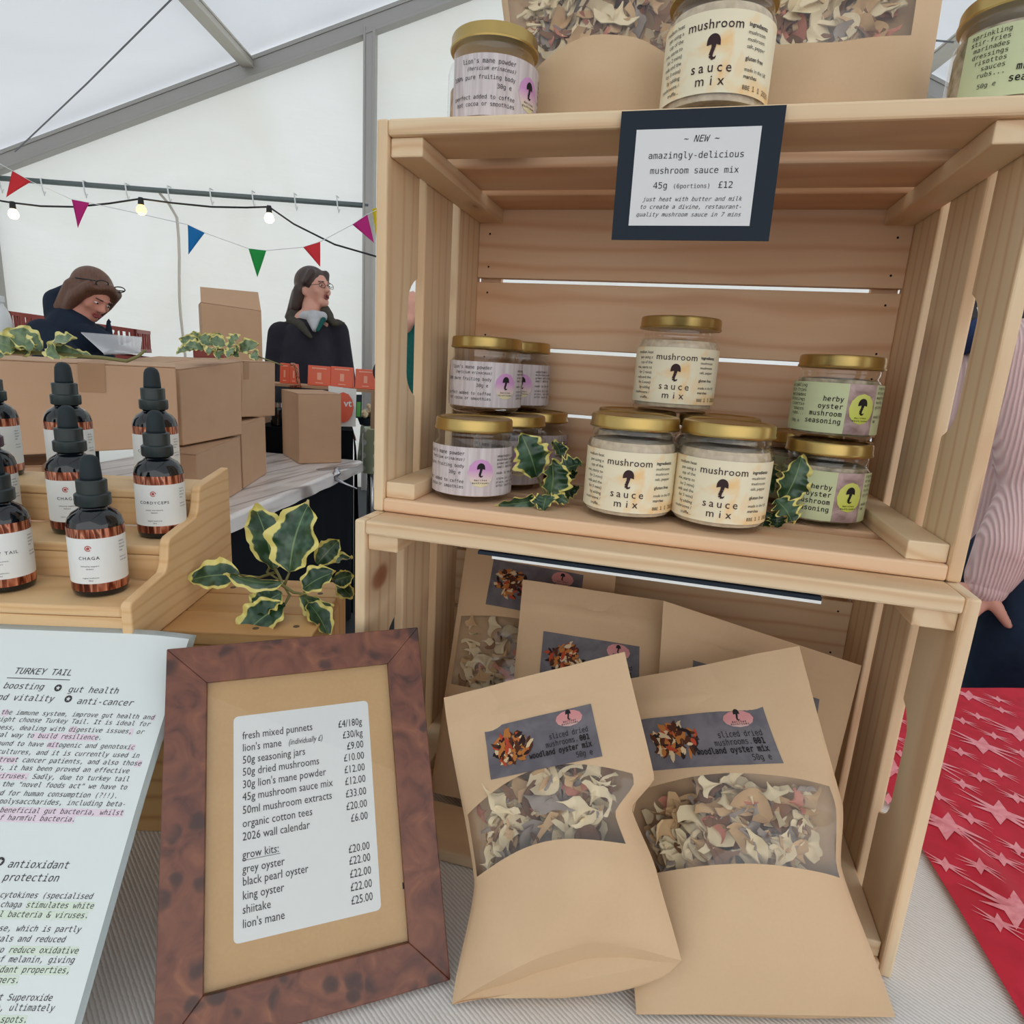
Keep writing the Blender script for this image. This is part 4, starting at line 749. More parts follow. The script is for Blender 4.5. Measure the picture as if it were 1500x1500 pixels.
# ------------------------------------------------------------------ kraft pouches with a window
def pouch(name, label, BL, BR, TR, TL, bulge, win, insL=(), insR=(), lab=None, group='kraft pouches of dried mushrooms', lift=0.0, back=0.6, seed=1, gusset=0.05, npc=165, wu=(0.04, 0.93), lab_rot=0.0, nudge=None, floor_=.62):
    rs = random.Random(seed)
    BL, BR, TR, TL = map(Vector, (BL, BR, TR, TL)); base = (BL + BR) / 2
    U = (BR - BL).normalized(); N = (BR - BL).cross(TL - BL).normalized()          # N towards the viewer
    r = thing(name, label, 'pouch', tuple(base), group=group); L0 = inv(r)
    def lerp_tab(tab, v):
        if not tab: return 0.0
        for (a, x), (b, y) in zip(tab, tab[1:]):
            if a <= v <= b: t = (v - a) / (b - a); return x + (y - x) * (.6 * t + .4 * t * t * (3 - 2 * t))
        return tab[0][1] if v < tab[0][0] else tab[-1][1]
    def prof(v):                                   # thickness along the height: sealed flat at the top
        return 0 if v > 0.86 else (math.sin(PI / 2 * (0.86 - v) / 0.50) ** 1.3 if v > 0.36 else floor_ + (1 - floor_) * math.sin(PI / 2 * v / 0.36))
    def side(u): return max(0.0, math.sin(PI * min(1, max(0, u)))) ** 0.62
    def flat(u, v):
        p = BL.lerp(BR, u).lerp(TL.lerp(TR, u), v); a, b = lerp_tab(insL, v), lerp_tab(insR, v)
        return p + U * (a * (1 - u) ** 1.5 - b * u ** 1.5)
    def crease(u, v):
        k = 0.0052 * noise.noise(V(u * 2.2 + seed, v * 3.5, seed)) + 0.0018 * noise.noise(V(u * 6, v * 9 + seed, 3))
        if 0.86 < v < 0.94: k += 0.0018 * math.exp(-((v - 0.90) / 0.010) ** 2)
        return k * (0.25 + side(u))
    def S(u, v, off=0.0):
        p = flat(u, v) + N * (bulge * prof(v) * side(u) + crease(u, v) + off)
        if v < 0.25: p += V(0, 0, lift * math.sin(PI * u) * (1 - v / 0.25) ** 2)
        if nudge: p += nudge(u, v)
        return p
    def Bk(u, v, off=0.0): return flat(u, v) - N * (bulge * back * prof(v) * side(u) * (0.25 + 0.75 * v if v < 1 else 1) + 0.0006 * (0 < u < 1) + off) + (nudge(u, v) if nudge else V(0, 0, 0))
    (w0, w1, c0, c1) = win                           # window from v=w0 to w1 with curved lips
    uL, uR = wu
    us = [0, uL * .5] + [uL + (uR - uL) * i / 22 for i in range(23)] + [uR + (1 - uR) * .5, 1]
    lo = lambda u: w0 + c0 * math.sin(PI * u); hi = lambda u: w1 + c1 * math.sin(PI * u)
    g = G()
    g.grid(lambda u, v: S(u, lo(u) * v), 1, 14, us=us); g.grid(lambda u, v: S(u, hi(u) + (1 - hi(u)) * v), 1, 24, us=us)
    mid = lambda u, v: S(u, lo(u) + (hi(u) - lo(u)) * v)
    g.grid(mid, 1, 12, us=[0, uL * .5, uL]); g.grid(mid, 1, 12, us=[uR, uR + (1 - uR) * .5, 1])
    fp = g.build('front_panel', 'kraft_paper', r, local=L0, smooth=True)
    g = G(); g.grid(lambda u, v: Bk(u, v), 24, 26, flip=True); g.build('back_panel', 'kraft_paper', r, local=L0, smooth=True)
    g = G()
    def gus(u, v):
        a, b = S(u, 0), Bk(u, 0); p = a.lerp(b, v); z = a.z + (b.z - a.z) * v; p.z = z + (min(z, BL.z + .0008) - z) * min(1, v * 2.2) * (1 - v ** 3) * math.sin(PI * u) ** .6; p = p - N * (.016 * math.sin(PI * min(1, v * 1.6)) * math.sin(PI * u)); p.z = max(p.z, min(BL.z, BR.z) + .0004); return p
    g.grid(gus, 24, 20, flip=True); g.build('bottom_gusset', 'kraft_paper', r, local=L0, smooth=True)
    g = G(); g.grid(lambda u, v: mid(u, v) + N * (0.0012 * noise.noise(V(u * 9, v * 7, seed)) * math.sin(PI * v)), 1, 16, us=[uL + (uR - uL) * i / 30 for i in range(31)]); g.build('window_film', 'clear_film', r, local=L0, smooth=True)
    # dried mushroom slices between the two walls
    g = G()
    for k in range(npc):
        u = rs.uniform(uL + .07, uR - .07); v = rs.uniform(lo(u) - .02, hi(u) - .02); em = min(1, .35 + 1.6 * min(u - uL, uR - u))
        d = rs.random() ** 0.5; p = Bk(u, v).lerp(S(u, v), 0.10 + 0.58 * d)
        s = rs.uniform(.0095, .0210) * em; mi = rs.choices((0, 1, 2, 3, 4), (46, 28, 12, 10, 4))[0]
        e = Matrix.Rotation(rs.uniform(0, 2 * PI), 3, N) @ Matrix.Rotation(rs.gauss(0, .45), 3, U)
        X, Y = e @ U, e @ N.cross(U); Z = e @ N; cu = rs.uniform(.1, .45); kind = rs.random(); tk = .0011; w1_ = rs.uniform(.5, 1.5)
        def sl(a, b, X=X, Y=Y, Z=Z, s=s, cu=cu, kind=kind, p=p, k=k, w1_=w1_):
            a2, b2 = 2 * a - 1, 2 * b - 1
            if kind < .5:                           # fan of an oyster mushroom with a wavy rim
                rr = s * (.15 + 1.35 * b * (1 + .10 * math.sin(a * 11 + k) * b)); an = a2 * (.16 + .62 * w1_ * b ** 2); x = rr * math.sin(an); y = rr * math.cos(an) - .75 * s; z = s * (cu * b * b + .13 * b * math.sin(a * 9 + k))
            elif kind < .8:                         # cross-cut cap
                x = a2 * s * .8; y = s * ((.55 - .3 * a2 * a2) * b2 + .15 - .35 * a2 * a2); z = s * cu * (a2 * a2 - .3 + .3 * b2)
            else: x = a2 * s * (.16 + .06 * math.sin(b * 8 + k)) + .35 * s * math.sin(b2 * 1.8 + k); y = b2 * s * 1.2; z = s * cu * (b2 * b2 - .4)
            return p + X * x + Y * y + Z * z
        g.grid(sl, 8, 6, mi); g.grid(lambda a, b: sl(a, b) - Z * tk, 8, 6, mi, flip=True)
    o = g.build('dried_mushrooms', ['mushroom_cream', 'mushroom_tan', 'mushroom_brown', 'mushroom_grey', 'mushroom_pink'], r, local=L0, smooth=True); o['kind'] = 'stuff'; o['label'] = 'dried mushroom slices behind the window'
    if lab:
        a0, a1, b0, b1 = lab                         # label rectangle in u and v
        LW = (BR - BL).length * (a1 - a0); LH = ((TL + TR) / 2 - base).length * (b1 - b0)
        def on(x, y, off):                           # label metres -> pouch
            return S(a0 + (a1 - a0) * x / LW, b0 + (b1 - b0) * y / LH, off)
        g = G(); g.grid(lambda u, v: on(u * LW, v * LH, .0005), 24, 12); lb = g.build('label', 'bag_label', r, local=L0, smooth=True); lb['label'] = 'slate grey printed label'
        g = G(); k_ = LW / .082
        cx, cy = .020 * k_, LH * .52
        for q in range(110):
            a, d = rs.uniform(0, 2 * PI), rs.random() ** .6; x, y = cx + .0145 * k_ * d * math.cos(a), cy + LH * .30 * d * math.sin(a); L, w_, an = rs.uniform(.002, .0048) * k_, rs.uniform(.0008, .0016) * k_, rs.uniform(0, PI)
            c_, s_ = math.cos(an), math.sin(an); P = [(-L, 0), (-L * .4, w_), (L * .5, w_ * 1.2), (L, w_ * .2), (L * .3, -w_), (-L * .5, -w_ * .8)]
            g.add([on(x + a2 * c_ - b2 * s_, y + a2 * s_ + b2 * c_, .00075 + q * .000003) for a2, b2 in P], [(0, 5, 4, 3, 2, 1)], rs.choices((0, 1, 2, 3, 4), (26, 12, 24, 20, 18))[0])
        g.build('picture', ['pic_orange', 'pic_red', 'pic_brown', 'pic_cream', 'pic_dark'], lb, local=L0)
        g = G(); sz = .0046 * k_; xr = LW - .006 * k_
        write(g, [('sliced dried', xr, LH * .50, sz, 'R'), ('mushrooms. ', xr - sz * 1.9, LH * .36, sz, 'R'), ('001', xr, LH * .36, sz, 'R', MONO, 0, 1, .025), ('woodland oyster mix', xr + .001, LH * .22, sz, 'R', MONO, 0, 1, .022), ('50g e', xr, LH * .07, sz, 'R')], sx=.86)
        mushroom(g, LW - .0175 * k_, LH * .80, .0068 * k_); write(g, [('marches', LW - .0175 * k_, LH * .755, .0017 * k_, 'C', MONO, 0, 1.3, .01), ('mushrooms', LW - .0175 * k_, LH * .71, .0017 * k_, 'C', MONO, 0, 1.3, .01)])
        g.v = [on(p.x, p.y, .0011) for p in g.v]; g.build('lettering', 'black_ink', lb, local=L0)
        g = G(); disc(g, LW - .0175 * k_, LH * .825, .0098 * k_, LH * .155); g.v = [on(p.x, p.y, .00085) for p in g.v]; g.build('emblem', 'bag_emblem', lb, local=L0)
    return r
# front pair, leaning out of the lower crate
P_D = [spot_z(662, 1472, .002), spot(998, 1407, .442), spot_y(915, 955, -.032), spot_y(650, 1022, -.044)]
pouch('kraft_pouch', 'kraft pouch in front of the crate, left of the front pair beside the frame', *P_D, .034, (.355, .555, .085, .115), insL=((0, 0), (.34, .020), (1, 0)), insR=((0, 0), (.28, .006), (.48, .016), (.56, -.005), (1, 0)), lab=(.20, .78, .665, .85), lift=.030, seed=3, wu=(.03, .90), floor_=.05)
P_E = [spot_z(932, 1486, .002), spot_z(1312, 1490, .003), spot_y(1170, 947, .012), spot_y(885, 1002, .050)]
pouch('kraft_pouch', 'kraft pouch in front of the crate, right of the front pair under the crate edge', *P_E, .030, (.345, .59, .03, .05), insL=((0, 0), (.45, .004), (1, 0)), insR=((0, 0), (.38, .012), (.55, -.002), (1, 0)), lab=(.17, .78, .665, .845), lift=.002, seed=5, wu=(.05, .95), floor_=.45)
# three inside the lower crate
P_A = [V(.050, .035, .0145), V(.215, .040, .0145), V(.205, .175, .268), V(.030, .190, .272)]
pouch('kraft_pouch', 'kraft pouch at the back left of the lower crate behind the front pair', *P_A, .022, (.36, .60, .0, .03), lab=(.20, .80, .66, .84), seed=8, npc=120)
P_B = [V(.135, -.004, .0145), V(.285, .004, .0145), spot_y(972, 880, .115), spot_y(766, 849, .108)]
pouch('kraft_pouch', 'kraft pouch at the back of the lower crate, middle of the three', *P_B, .016, (.36, .58, .0, .03), lab=(.18, .84, .60, .80), seed=11, npc=40)
P_C = [V(.270, .030, .0145), V(.412, .040, .0145), spot_y(1262, 975, .080), spot_y(972, 880, .085)]
pouch('kraft_pouch', 'kraft pouch at the back right of the lower crate behind the front pair', *P_C, .020, (.36, .58, .0, .03), lab=(.18, .84, .60, .80), seed=14, npc=40)
# two on top of the upper crate
tz = TOP + .0006; gy = .105
def top_pt(x, z, y0=gy, lean=.16): return V(x, y0 + (z - tz) * lean, z)
pouch('kraft_pouch', 'kraft pouch on the crate roof, left of the two behind the jars', top_pt(.090, tz), top_pt(.252, tz), top_pt(.215, tz + .245), top_pt(.030, tz + .245), .030, (.20, .60, .135, .03), lab=(.14, .76, .66, .84), seed=17, npc=190, wu=(.04, .95))
pouch('kraft_pouch', 'kraft pouch on the crate roof, right of the two behind the jars', top_pt(.262, tz), top_pt(.408, tz - .0), top_pt(.412, tz + .245), top_pt(.250, tz + .245), .024, (.335, .60, -.05, .03), lab=(.2, .8, .66, .84), seed=21, npc=190, wu=(.03, .86))

# ------------------------------------------------------------------ holly
RL = random.Random(5)
def leaf(parent, L0, base, tip, width, face, curl=.25, spines=4, wav=.22, mat='holly_leaf', roll=0.0, spine=.34):
    base, tip = Vector(base), Vector(tip); x = (tip - base); L = x.length; x.normalize(); z = (Vector(face) - x * x.dot(Vector(face))).normalized(); y = z.cross(x)
    if roll: R3 = Matrix.Rotation(roll, 3, x); y, z = R3 @ y, R3 @ z
    ph = RL.uniform(0, 6); w2 = width / 2; nu = spines * 8
    def hw(u):                                      # half outline with spines
        e = math.sin(PI * min(1, u * 1.02) ** .85) ** .75 if 0 < u < .98 else 0
        s = (u * spines + .15 + .22 * math.sin(u * 9 + ph)) % 1.0; sp_ = max(0, 1 - abs(s - .5) / .5) ** 2.2
        return w2 * e * (1 - spine * .55 + spine * 1.3 * sp_)
    def pt(u, c):
        q = 2 * c - 1; h = hw(u); s = math.sin((u * spines + .15) * 2 * PI)
        zz = wav * w2 * abs(q) ** 2 * (math.cos((u * spines + .15 - .5) * 2 * PI) * (1 if q > 0 else -1) * .8 + .25 * s) + curl * w2 * q * q + .10 * L * math.sin(PI * u) - .05 * L * u * u * curl * 4
        return base + x * (L * u + .05 * L * abs(q) * 0) + y * (q * h) + z * (zz * (.4 if u < .06 or u > .97 else 1))
    g = G(); g.grid(pt, nu, 12, edge=lambda u, c: (.92 if spine > .25 else 1) * max(abs(2 * c - 1), 1.15 * (u - .5) * 2 - .2 if u > .5 else 0), vein=lambda u, c: abs(2 * c - 1))
    return g.build('leaf', mat, parent, local=L0, smooth=True)
def sprig(label, t0, leaves, stems, loc_px, mat='holly_leaf', group=None, view=None, sr=.0016, spine=.34):
    """leaves: (base px, tip px, width px, depth change at base, at tip, curl, roll)"""
    b = spot(*loc_px, t0); wk = 1.18 if spine < .25 else 1.38; r = thing('holly_sprig', label, 'holly', tuple(b), group=group); L0 = inv(r)
    for (bx, by), (tx, ty), wpx, db, dt, cu, ro in leaves:
        leaf(r, L0, spot(bx, by, t0 + db), spot(tx, ty, t0 + dt), wpx * wk * t0 / FPX, -RF + V(0, 0, .35), cu, RL.choice((4, 5)) if spine > .25 else RL.choice((3, 4)), mat=mat, roll=ro, spine=spine)
    for pts in stems:
        g = G(); P = [spot(x, y, t0 + d) for x, y, d in pts]; g.tube(P, [sr * (1 - .4 * i / (len(P) - 1)) for i in range(len(P))], 8); g.build('stem', 'stem_green', r, local=L0, smooth=True)
    return r
sprig('large variegated holly sprig on the end of the wooden box', .608, [((402, 836), (373, 738), 52, .01, .03, .3, .5), ((424, 838), (452, 732), 66, -.005, .0, .25, -.15), ((352, 842), (275, 849), 42, -.01, -.02, .25, .2), ((415, 853), (326, 842), 22, -.02, -.025, .5, -.8), ((413, 868), (368, 902), 46, -.015, -.03, .3, .3),
    ((418, 884), (342, 944), 50, -.025, -.045, .2, .25), ((444, 863), (492, 836), 36, -.01, -.01, .3, -.2), ((440, 873), (489, 888), 34, -.01, -.015, .5, .8), ((452, 884), (484, 934), 30, -.015, -.03, .4, -.6), ((464, 826), (497, 790), 32, .02, .03, .3, .3), ((470, 832), (517, 816), 26, .025, .04, .4, -.7), ((486, 850), (518, 842), 24, .02, .03, .5, .5), ((496, 852), (517, 876), 24, .03, .04, .3, .3)],
    [[(400, 828, .015), (408, 842, .0), (416, 858, -.005), (424, 872, -.01)], [(412, 856, -.01), (430, 868, -.008), (446, 870, -.01), (456, 890, -.015)], [(416, 858, -.005), (424, 838, -.005)], [(424, 872, -.01), (418, 884, -.02)], [(446, 868, -.01), (470, 838, .015), (490, 850, .02)], [(404, 838, .01), (380, 846, .0), (350, 842, -.01)], [(398, 826, .012), (391, 838, .01), (410, 850, 0)]], (424, 872), spine=.10)
sprig('holly sprig on the crate shelf between powder and sauce jars', .578, [((786, 698), (763, 633), 44, .01, -.005, .2, .1), ((806, 726), (810, 671), 36, -.015, -.02, .5, .5), ((795, 729), (725, 741), 17, -.015, -.03, .4, -.7), ((801, 726), (795, 750), 26, -.02, -.035, .3, .3), ((819, 692), (855, 678), 24, .0, .0, .4, -.4), ((822, 672), (811, 645), 20, .02, .03, .3, .4), ((808, 724), (834, 737), 15, -.01, -.02, .4, .3), ((806, 700), (846, 690), 24, .01, .02, .3, .6), ((812, 722), (850, 712), 20, .01, .01, .4, .9)],
    [[(800, 728, -.01), (808, 712, .0), (818, 692, .0), (828, 684, .01)], [(800, 728, -.01), (788, 700, .01)]], (804, 728))
sprig('holly sprig on the crate shelf between sauce and seasoning jars', .552, [((1144, 738), (1177, 665), 36, -.005, -.015, .25, .2), ((1129, 724), (1122, 664), 22, .0, .01, .4, -.5), ((1136, 732), (1163, 768), 36, -.015, -.025, .25, -.3), ((1163, 710), (1187, 690), 18, -.005, -.01, .4, .6), ((1130, 752), (1104, 774), 20, -.005, .0, .3, .2), ((1136, 750), (1139, 774), 20, -.01, -.01, .4, .2), ((1124, 700), (1116, 656), 14, .02, .03, .4, .4)],
    [[(1134, 752, -.008), (1138, 736, -.006), (1146, 722, -.004), (1162, 710, -.004)]], (1135, 748))
sprig('holly sprig lying at the left on top of the long carton', 1.22, [((62, 512), (4, 484), 34, -.02, -.06, .3, .3), ((70, 516), (112, 494), 26, .0, -.03, .3, -.3), ((40, 506), (8, 520), 26, -.03, -.05, .4, .4), ((80, 512), (122, 520), 18, .0, .0, .4, .4), ((48, 514), (20, 496), 24, -.05, -.03, .3, .2), ((24, 512), (-18, 498), 30, -.05, -.08, .3, 0), ((18, 518), (-14, 532), 24, -.05, -.08, .3, .3), ((96, 520), (138, 522), 12, .0, .02, .4, -.3), ((72, 508), (88, 526), 18, -.03, -.06, .4, .3), ((36, 518), (54, 504), 20, -.02, -.04, .4, .3)],
    [[(0, 514, -.05), (60, 517, -.01), (110, 521, .0), (150, 524, .01), (186, 529, .02), (202, 522, .02), (213, 513, .03)]], (100, 521), mat='holly_leaf_pale', sr=.0045, spine=.2)
sprig('holly sprig on the smaller cartons in front of the tall open carton', 1.72, [((285, 512), (258, 518), 16, .0, -.04, .3, .2), ((300, 512), (268, 506), 20, .0, -.03, .3, .3), ((296, 504), (262, 497), 17, .01, .0, .3, -.3), ((312, 506), (290, 492), 20, .01, .0, .3, .2), ((318, 512), (304, 520), 20, -.02, -.05, .4, .3), ((330, 506), (306, 498), 20, .0, -.02, .3, .1), ((336, 512), (352, 490), 22, .0, -.02, .3, -.3), ((344, 510), (334, 525), 16, -.03, -.05, .3, .3), ((352, 512), (380, 504), 20, .0, -.02, .3, .2), ((372, 516), (378, 528), 14, -.02, -.05, .3, .2), ((326, 514), (320, 527), 15, -.02, -.05, .4, .1), ((345, 508), (350, 524), 16, -.02, -.04, .4, .4), ((290, 502), (282, 486), 16, .02, .02, .4, .2), ((318, 502), (324, 488), 18, .02, .02, .4, .2)],
    [[(270, 512, .0), (310, 511, .0), (350, 514, .0), (380, 523, -.02), (414, 535, -.06)]], (340, 515), mat='holly_leaf_pale', sr=.0028, spine=.08)

# ------------------------------------------------------------------ neighbouring stall: cartons on a side table
tb = [(-1.62, 0.12), (-0.780, 0.12), (-1.070, 1.975), (-1.90, 1.90)]
table('stall_table', 'table left of the wooden box under the printed plank cloth', tb, -0.006)
g = G(); drape(g, tb, 0.0, 0.045, amp=.003); tag(g.build('plank_print_cloth', 'printed_plank_cloth', smooth=True, auto=50), 'shiny white wood plank print cloth under the cardboard cartons', 'tablecloth')
g = G(); tb2 = [(-1.60, 0.15), (-0.81, 0.15), (-1.095, 1.96), (-1.87, 1.83)]
for k in range(4):
    a, b = V(*tb2[k], -.03), V(*tb2[(k + 1) % 4], -.03); d = (b - a).normalized(); nn = V(d.y, -d.x, 0)
    g.grid(lambda u, v: a.lerp(b, u) + nn * .012 * v * math.sin(u * (b - a).length * 40) - V(0, 0, .68 * v), 60, 4, flip=True)
tag(g.build('black_skirt', 'black_cloth', smooth=True), 'black skirt hanging round the table with the cartons', 'cloth')
def carton(label, fl, depth, tape=True, flap=None, group='cardboard cartons on the side table', tall=False):
    """fl: four front corners BL BR TR TL in world space"""
    BL, BR, TR, TL = map(Vector, fl); d = Vector(depth); r = thing('cardboard_carton', label, 'box', tuple((BL + BR) / 2 + d / 2), group=group); L0 = inv(r)
    g = G(); g.hexa([BL, BR, BR + d, BL + d], [TL, TR, TR + d, TL + d]); g.build('body', 'cardboard', r, local=L0, bevel=.003)
    up = V(0, 0, .0022)
    for a, b in ((0.0, .492), (.508, 1.0)):
        g = G(); q = [TL + d * a, TR + d * a, TR + d * b, TL + d * b]; g.hexa([p + up * .1 for p in q], [p + up for p in q]); g.build('lid_flap', 'cardboard', r, local=L0)
    if tape:
        n = (BR - BL).cross(TL - BL).normalized() * .0008; w_ = min(.024, (BR - BL).length * .12); x = (TR - TL).normalized(); m = (TL + TR) / 2 if tape is True else TL.lerp(TR, tape)
        dn = (BL - TL).normalized() * .06; g = G(); q = [m - x * w_, m + x * w_]; e = up * 1.15
        g.add([q[0] + n + dn, q[1] + n + dn, q[1] + n + e, q[0] + n + e, q[1] + d + e, q[0] + d + e], [(0, 1, 2, 3), (3, 2, 4, 5)]); g.build('tape', 'cardboard_tape', r, local=L0)
    return r
def px4(bl, br, tr, tl, t0, t1): return [spot(*bl, t0), spot(*br, t1), spot(*tr, t1), spot(*tl, t0)]
nd = V(-.975, -.22, 0)
carton('long taped carton with holly lying on it, behind the dropper bottles', px4((-70, 672), (263, 655), (257, 539), (-78, 524), 1.24, 1.42), V(-.22, .24, 0), tape=.60)
c1 = px4((-60, 742), (62, 730), (60, 668), (-60, 684), 1.30, 1.36); c1 = [V(p.x, p.y, (.002, .002, .172, .172)[i]) for i, p in enumerate(c1)]
carton('flat carton on the table underneath the long taped carton', c1, V(-.18, .2, 0), tape=False)
carton('wide carton stacked second from the left, right of the long taped carton', px4((268, 653), (355, 636), (353, 530), (262, 542), 1.74, 1.98), nd * .26, tape=False)
carton('carton behind the wide one, at the right end of the upper row', px4((355, 611), (403, 609), (403, 531), (355, 530), 2.12, 2.42), nd * .26, tape=.1)
b0, b1 = V(-.965, .89, .001), V(-1.082, 1.215, .001); carton('lower carton on the plank cloth beneath the wide carton', [b0, b1, b1 + V(0, 0, .174), b0 + V(0, 0, .164)], nd * .12, tape=False)
b0, b1 = V(-1.092, 1.235, .001), V(-1.196, 1.500, .001); carton('lower carton on the plank cloth beside the small lone carton', [b0, b1, b1 + V(0, 0, .204), b0 + V(0, 0, .204)], nd * .26, tape=False)
b0, b1 = V(-1.222, 1.747, .001), V(-1.104, 1.876, .001); carton('small lone carton near the clipped corner of the table', [b0, b1, b1 + V(0, 0, .283), b0 + V(0, 0, .281)], V(-.205, .188, 0), tape=False)
t4 = px4((300, 560), (386, 566), (385, 431), (293, 420), 2.68, 2.68); t4[0].z = t4[1].z = .001
r = carton('tall open carton with raised lid standing behind the second holly', [t4[0], t4[1], V(t4[1].x, t4[1].y, .60), V(t4[0].x, t4[0].y, .62)], V(-.15, .16, 0), tape=False); L0 = inv(r)
g = G(); q = [t4[0].copy(), t4[1].copy()]; e0, e1 = V(t4[0].x, t4[0].y, .622), V(t4[1].x, t4[1].y, .602)
dd = V(-.15, .16, 0) * .03
g.hexa([e0 + dd, e1 + dd, e1 + dd * 1.15, e0 + dd * 1.15], [spot(293, 420, 2.69), spot(378, 428, 2.69), spot(378, 428, 2.694), spot(293, 420, 2.694)]); g.build('raised_flap', 'cardboard', r, local=L0)
g = G(); p = spot(283, 524, 1.80); q = spot(328, 524, 1.86); k = V(0, 0, .022); e = V(-.03, .05, 0)
g.hexa([p, q, q + e, p + e], [p + k, q + k, q + e + k, p + e + k]); tag(g.build('wooden_block', 'red_plastic', bevel=.002), 'small dark red wooden strip lying on the wide carton', 'block')
# tablecloth clip
p0 = V(-1.030, 1.760, .004); r = thing('tablecloth_clip', 'steel clip gripping the plank cloth at the table corner', 'clip', tuple(p0)); L0 = inv(r)
g = G(); P = [spot(x, y, 2.46) for x, y in ((463, 688), (500, 683), (527, 680), (524, 684), (500, 688), (470, 690))]; k = V(0, 0, .003)
g.add(P + [q + k for q in P], [tuple(range(6))[::-1], tuple(range(6, 12))] + [(i, (i + 1) % 6, 6 + (i + 1) % 6, 6 + i) for i in range(6)]); g.build('upper_jaw', 'steel', r, local=L0)
g = G(); g.tube([spot(476, 697, 2.45), spot(487, 700, 2.44), spot(494, 692, 2.44), spot(493, 686, 2.45)], [.006, .014, .014, .01], 10); g.build('spring', 'steel', r, local=L0, smooth=True)
g = G(); g.tube([spot(490, 700, 2.44), spot(503, 708, 2.43), spot(523, 716, 2.43)], [.010, .006, .0035], 8); g.build('lower_jaw', 'steel', r, local=L0, smooth=True)
# acrylic menu stand on the cartons
r = thing('acrylic_stand', 'clear acrylic display sheet sloping in front of the person in navy', 'stand', tuple(spot(160, 519, 1.72))); L0 = inv(r)
q = [spot(152, 518, 1.68), spot(206, 517, 1.72), spot(208, 495, 1.92), spot(119, 488, 1.90)]; g = G(); n_ = (q[1] - q[0]).cross(q[3] - q[0]).normalized() * .003
g.hexa(q, [p + n_ for p in q]); g.build('sheet', 'acrylic', r, local=L0)
g = G(); g.tube([q[0], q[1]], .003, 6); g.build('base_rail', 'acrylic', r, local=L0)

# ------------------------------------------------------------------ stall behind: black counter with orange packets
def quad_top(name): pass
ca = [spot(352, 618, 2.93), spot(518, 628, 2.97)]; cz = .098; bk = V(-.16, .27, 0)
cc = [(ca[0].x, ca[0].y), (ca[1].x, ca[1].y), (ca[1].x + bk.x, ca[1].y + bk.y), (ca[0].x + bk.x, ca[0].y + bk.y)]
table('counter', 'counter of the neighbouring stall under the black cloth', cc, cz - .006)
g = G(); drape(g, cc, cz, .82); tag(g.build('black_tablecloth', 'black_cloth', smooth=True, auto=50), 'black cloth over the counter behind the small lone carton', 'tablecloth')
pa = spot(534, 630, 3.24); pd = [(pa.x, pa.y), (pa.x + .60, pa.y + .12), (pa.x + .40, pa.y + .48), (pa.x - .20, pa.y + .36)]
table('counter', 'counter under the green dotted cloth behind the upper crate', pd, .07)
g = G(); drape(g, pd, .08, .225, attr=True); tag(g.build('polka_dot_cloth', 'polka_cloth', smooth=True, auto=50), 'sage green polka dot cloth behind the left side of the crates', 'tablecloth')
def slab(name, label, cat, a, b, t0, t1, h, dpt, mat, group=None):
    p, q = spot(*a, t0), spot(*b, t1); e = V(-.17, .68, 0).normalized() * dpt; k = V(0, 0, h); g = G(); g.hexa([p, q, q + e, p + e], [p + k, q + k, q + e + k, p + e + k]); return tag(g.build(name, mat, bevel=.002), label, cat, group)
r = thing('display_shelf', 'low pine shelf on the black counter that carries the orange packets', 'shelf', tuple(spot(470, 625, 3.0))); L0 = inv(r)
e = V(-.17, .68, 0).normalized()
p, q = spot(372, 563, 2.98), spot(552, 576, 3.06); g = G(); k = V(0, 0, .012); g.hexa([p, q, q + e * .16, p + e * .16], [p + k, q + k, q + e * .16 + k, p + e * .16 + k]); g.build('shelf_board', 'cardboard', r, local=L0)
for f in (.03, .97):
    m = p.lerp(q, f); x = (q - p).normalized() * .012; g = G(); g.hexa([V(m.x, m.y, cz + .001) - x, V(m.x, m.y, cz + .001) + x, V(m.x, m.y, cz + .001) + x + e * .16, V(m.x, m.y, cz + .001) - x + e * .16], [m - x, m + x, m + x + e * .16, m - x + e * .16]); g.build('leg', 'cardboard', r, local=L0)
for (x0, x1, yt, yb, lb) in ((403, 417, 532, 561, 'leftmost orange packet, at the corner of a carton'), (417, 430, 533, 562, 'second orange packet from the left, beside the bent metal hook'), (444, 478, 537, 566, 'orange packet right of the bent metal hook'), (478, 512, 540, 570, 'orange packet in the middle of the right hand three'), (515, 546, 543, 572, 'orange packet nearest the pine crates')):
    f0, f1 = (x0 - 372) / 180, (x1 - 372) / 180; P = p.lerp(q, f0) + e * .05 + V(0, 0, .0125); Q = p.lerp(q, f1) + e * .05 + V(0, 0, .0125); hgt = (yb - yt) * 3.02 / FPX
    r = thing('orange_packet', lb, 'packet', tuple((P + Q) / 2), group='orange packets on the low shelf'); L0 = inv(r); g = G(); k = V(0, 0, hgt)
    g.hexa([P, Q, Q + e * .03, P + e * .03], [P + k + e * .012, Q + k + e * .012, Q + k + e * .018, P + k + e * .018]); g.build('pouch', 'orange_pack', r, local=L0, bevel=.003)
    X = (Q - P); fr = lambda u, v: P + X * u + k * v + e * .012 * v - e * .0012
    g = G()
    for (u0, u1, v0, v1) in ((.18, .82, .84, .90), (.42, .60, .30, .66), (.35, .68, .12, .17)): g.add([fr(u0, v0), fr(u1, v0), fr(u1, v1), fr(u0, v1)], [(0, 1, 2, 3)])
    g.build('print', 'pale_print', r, local=L0)
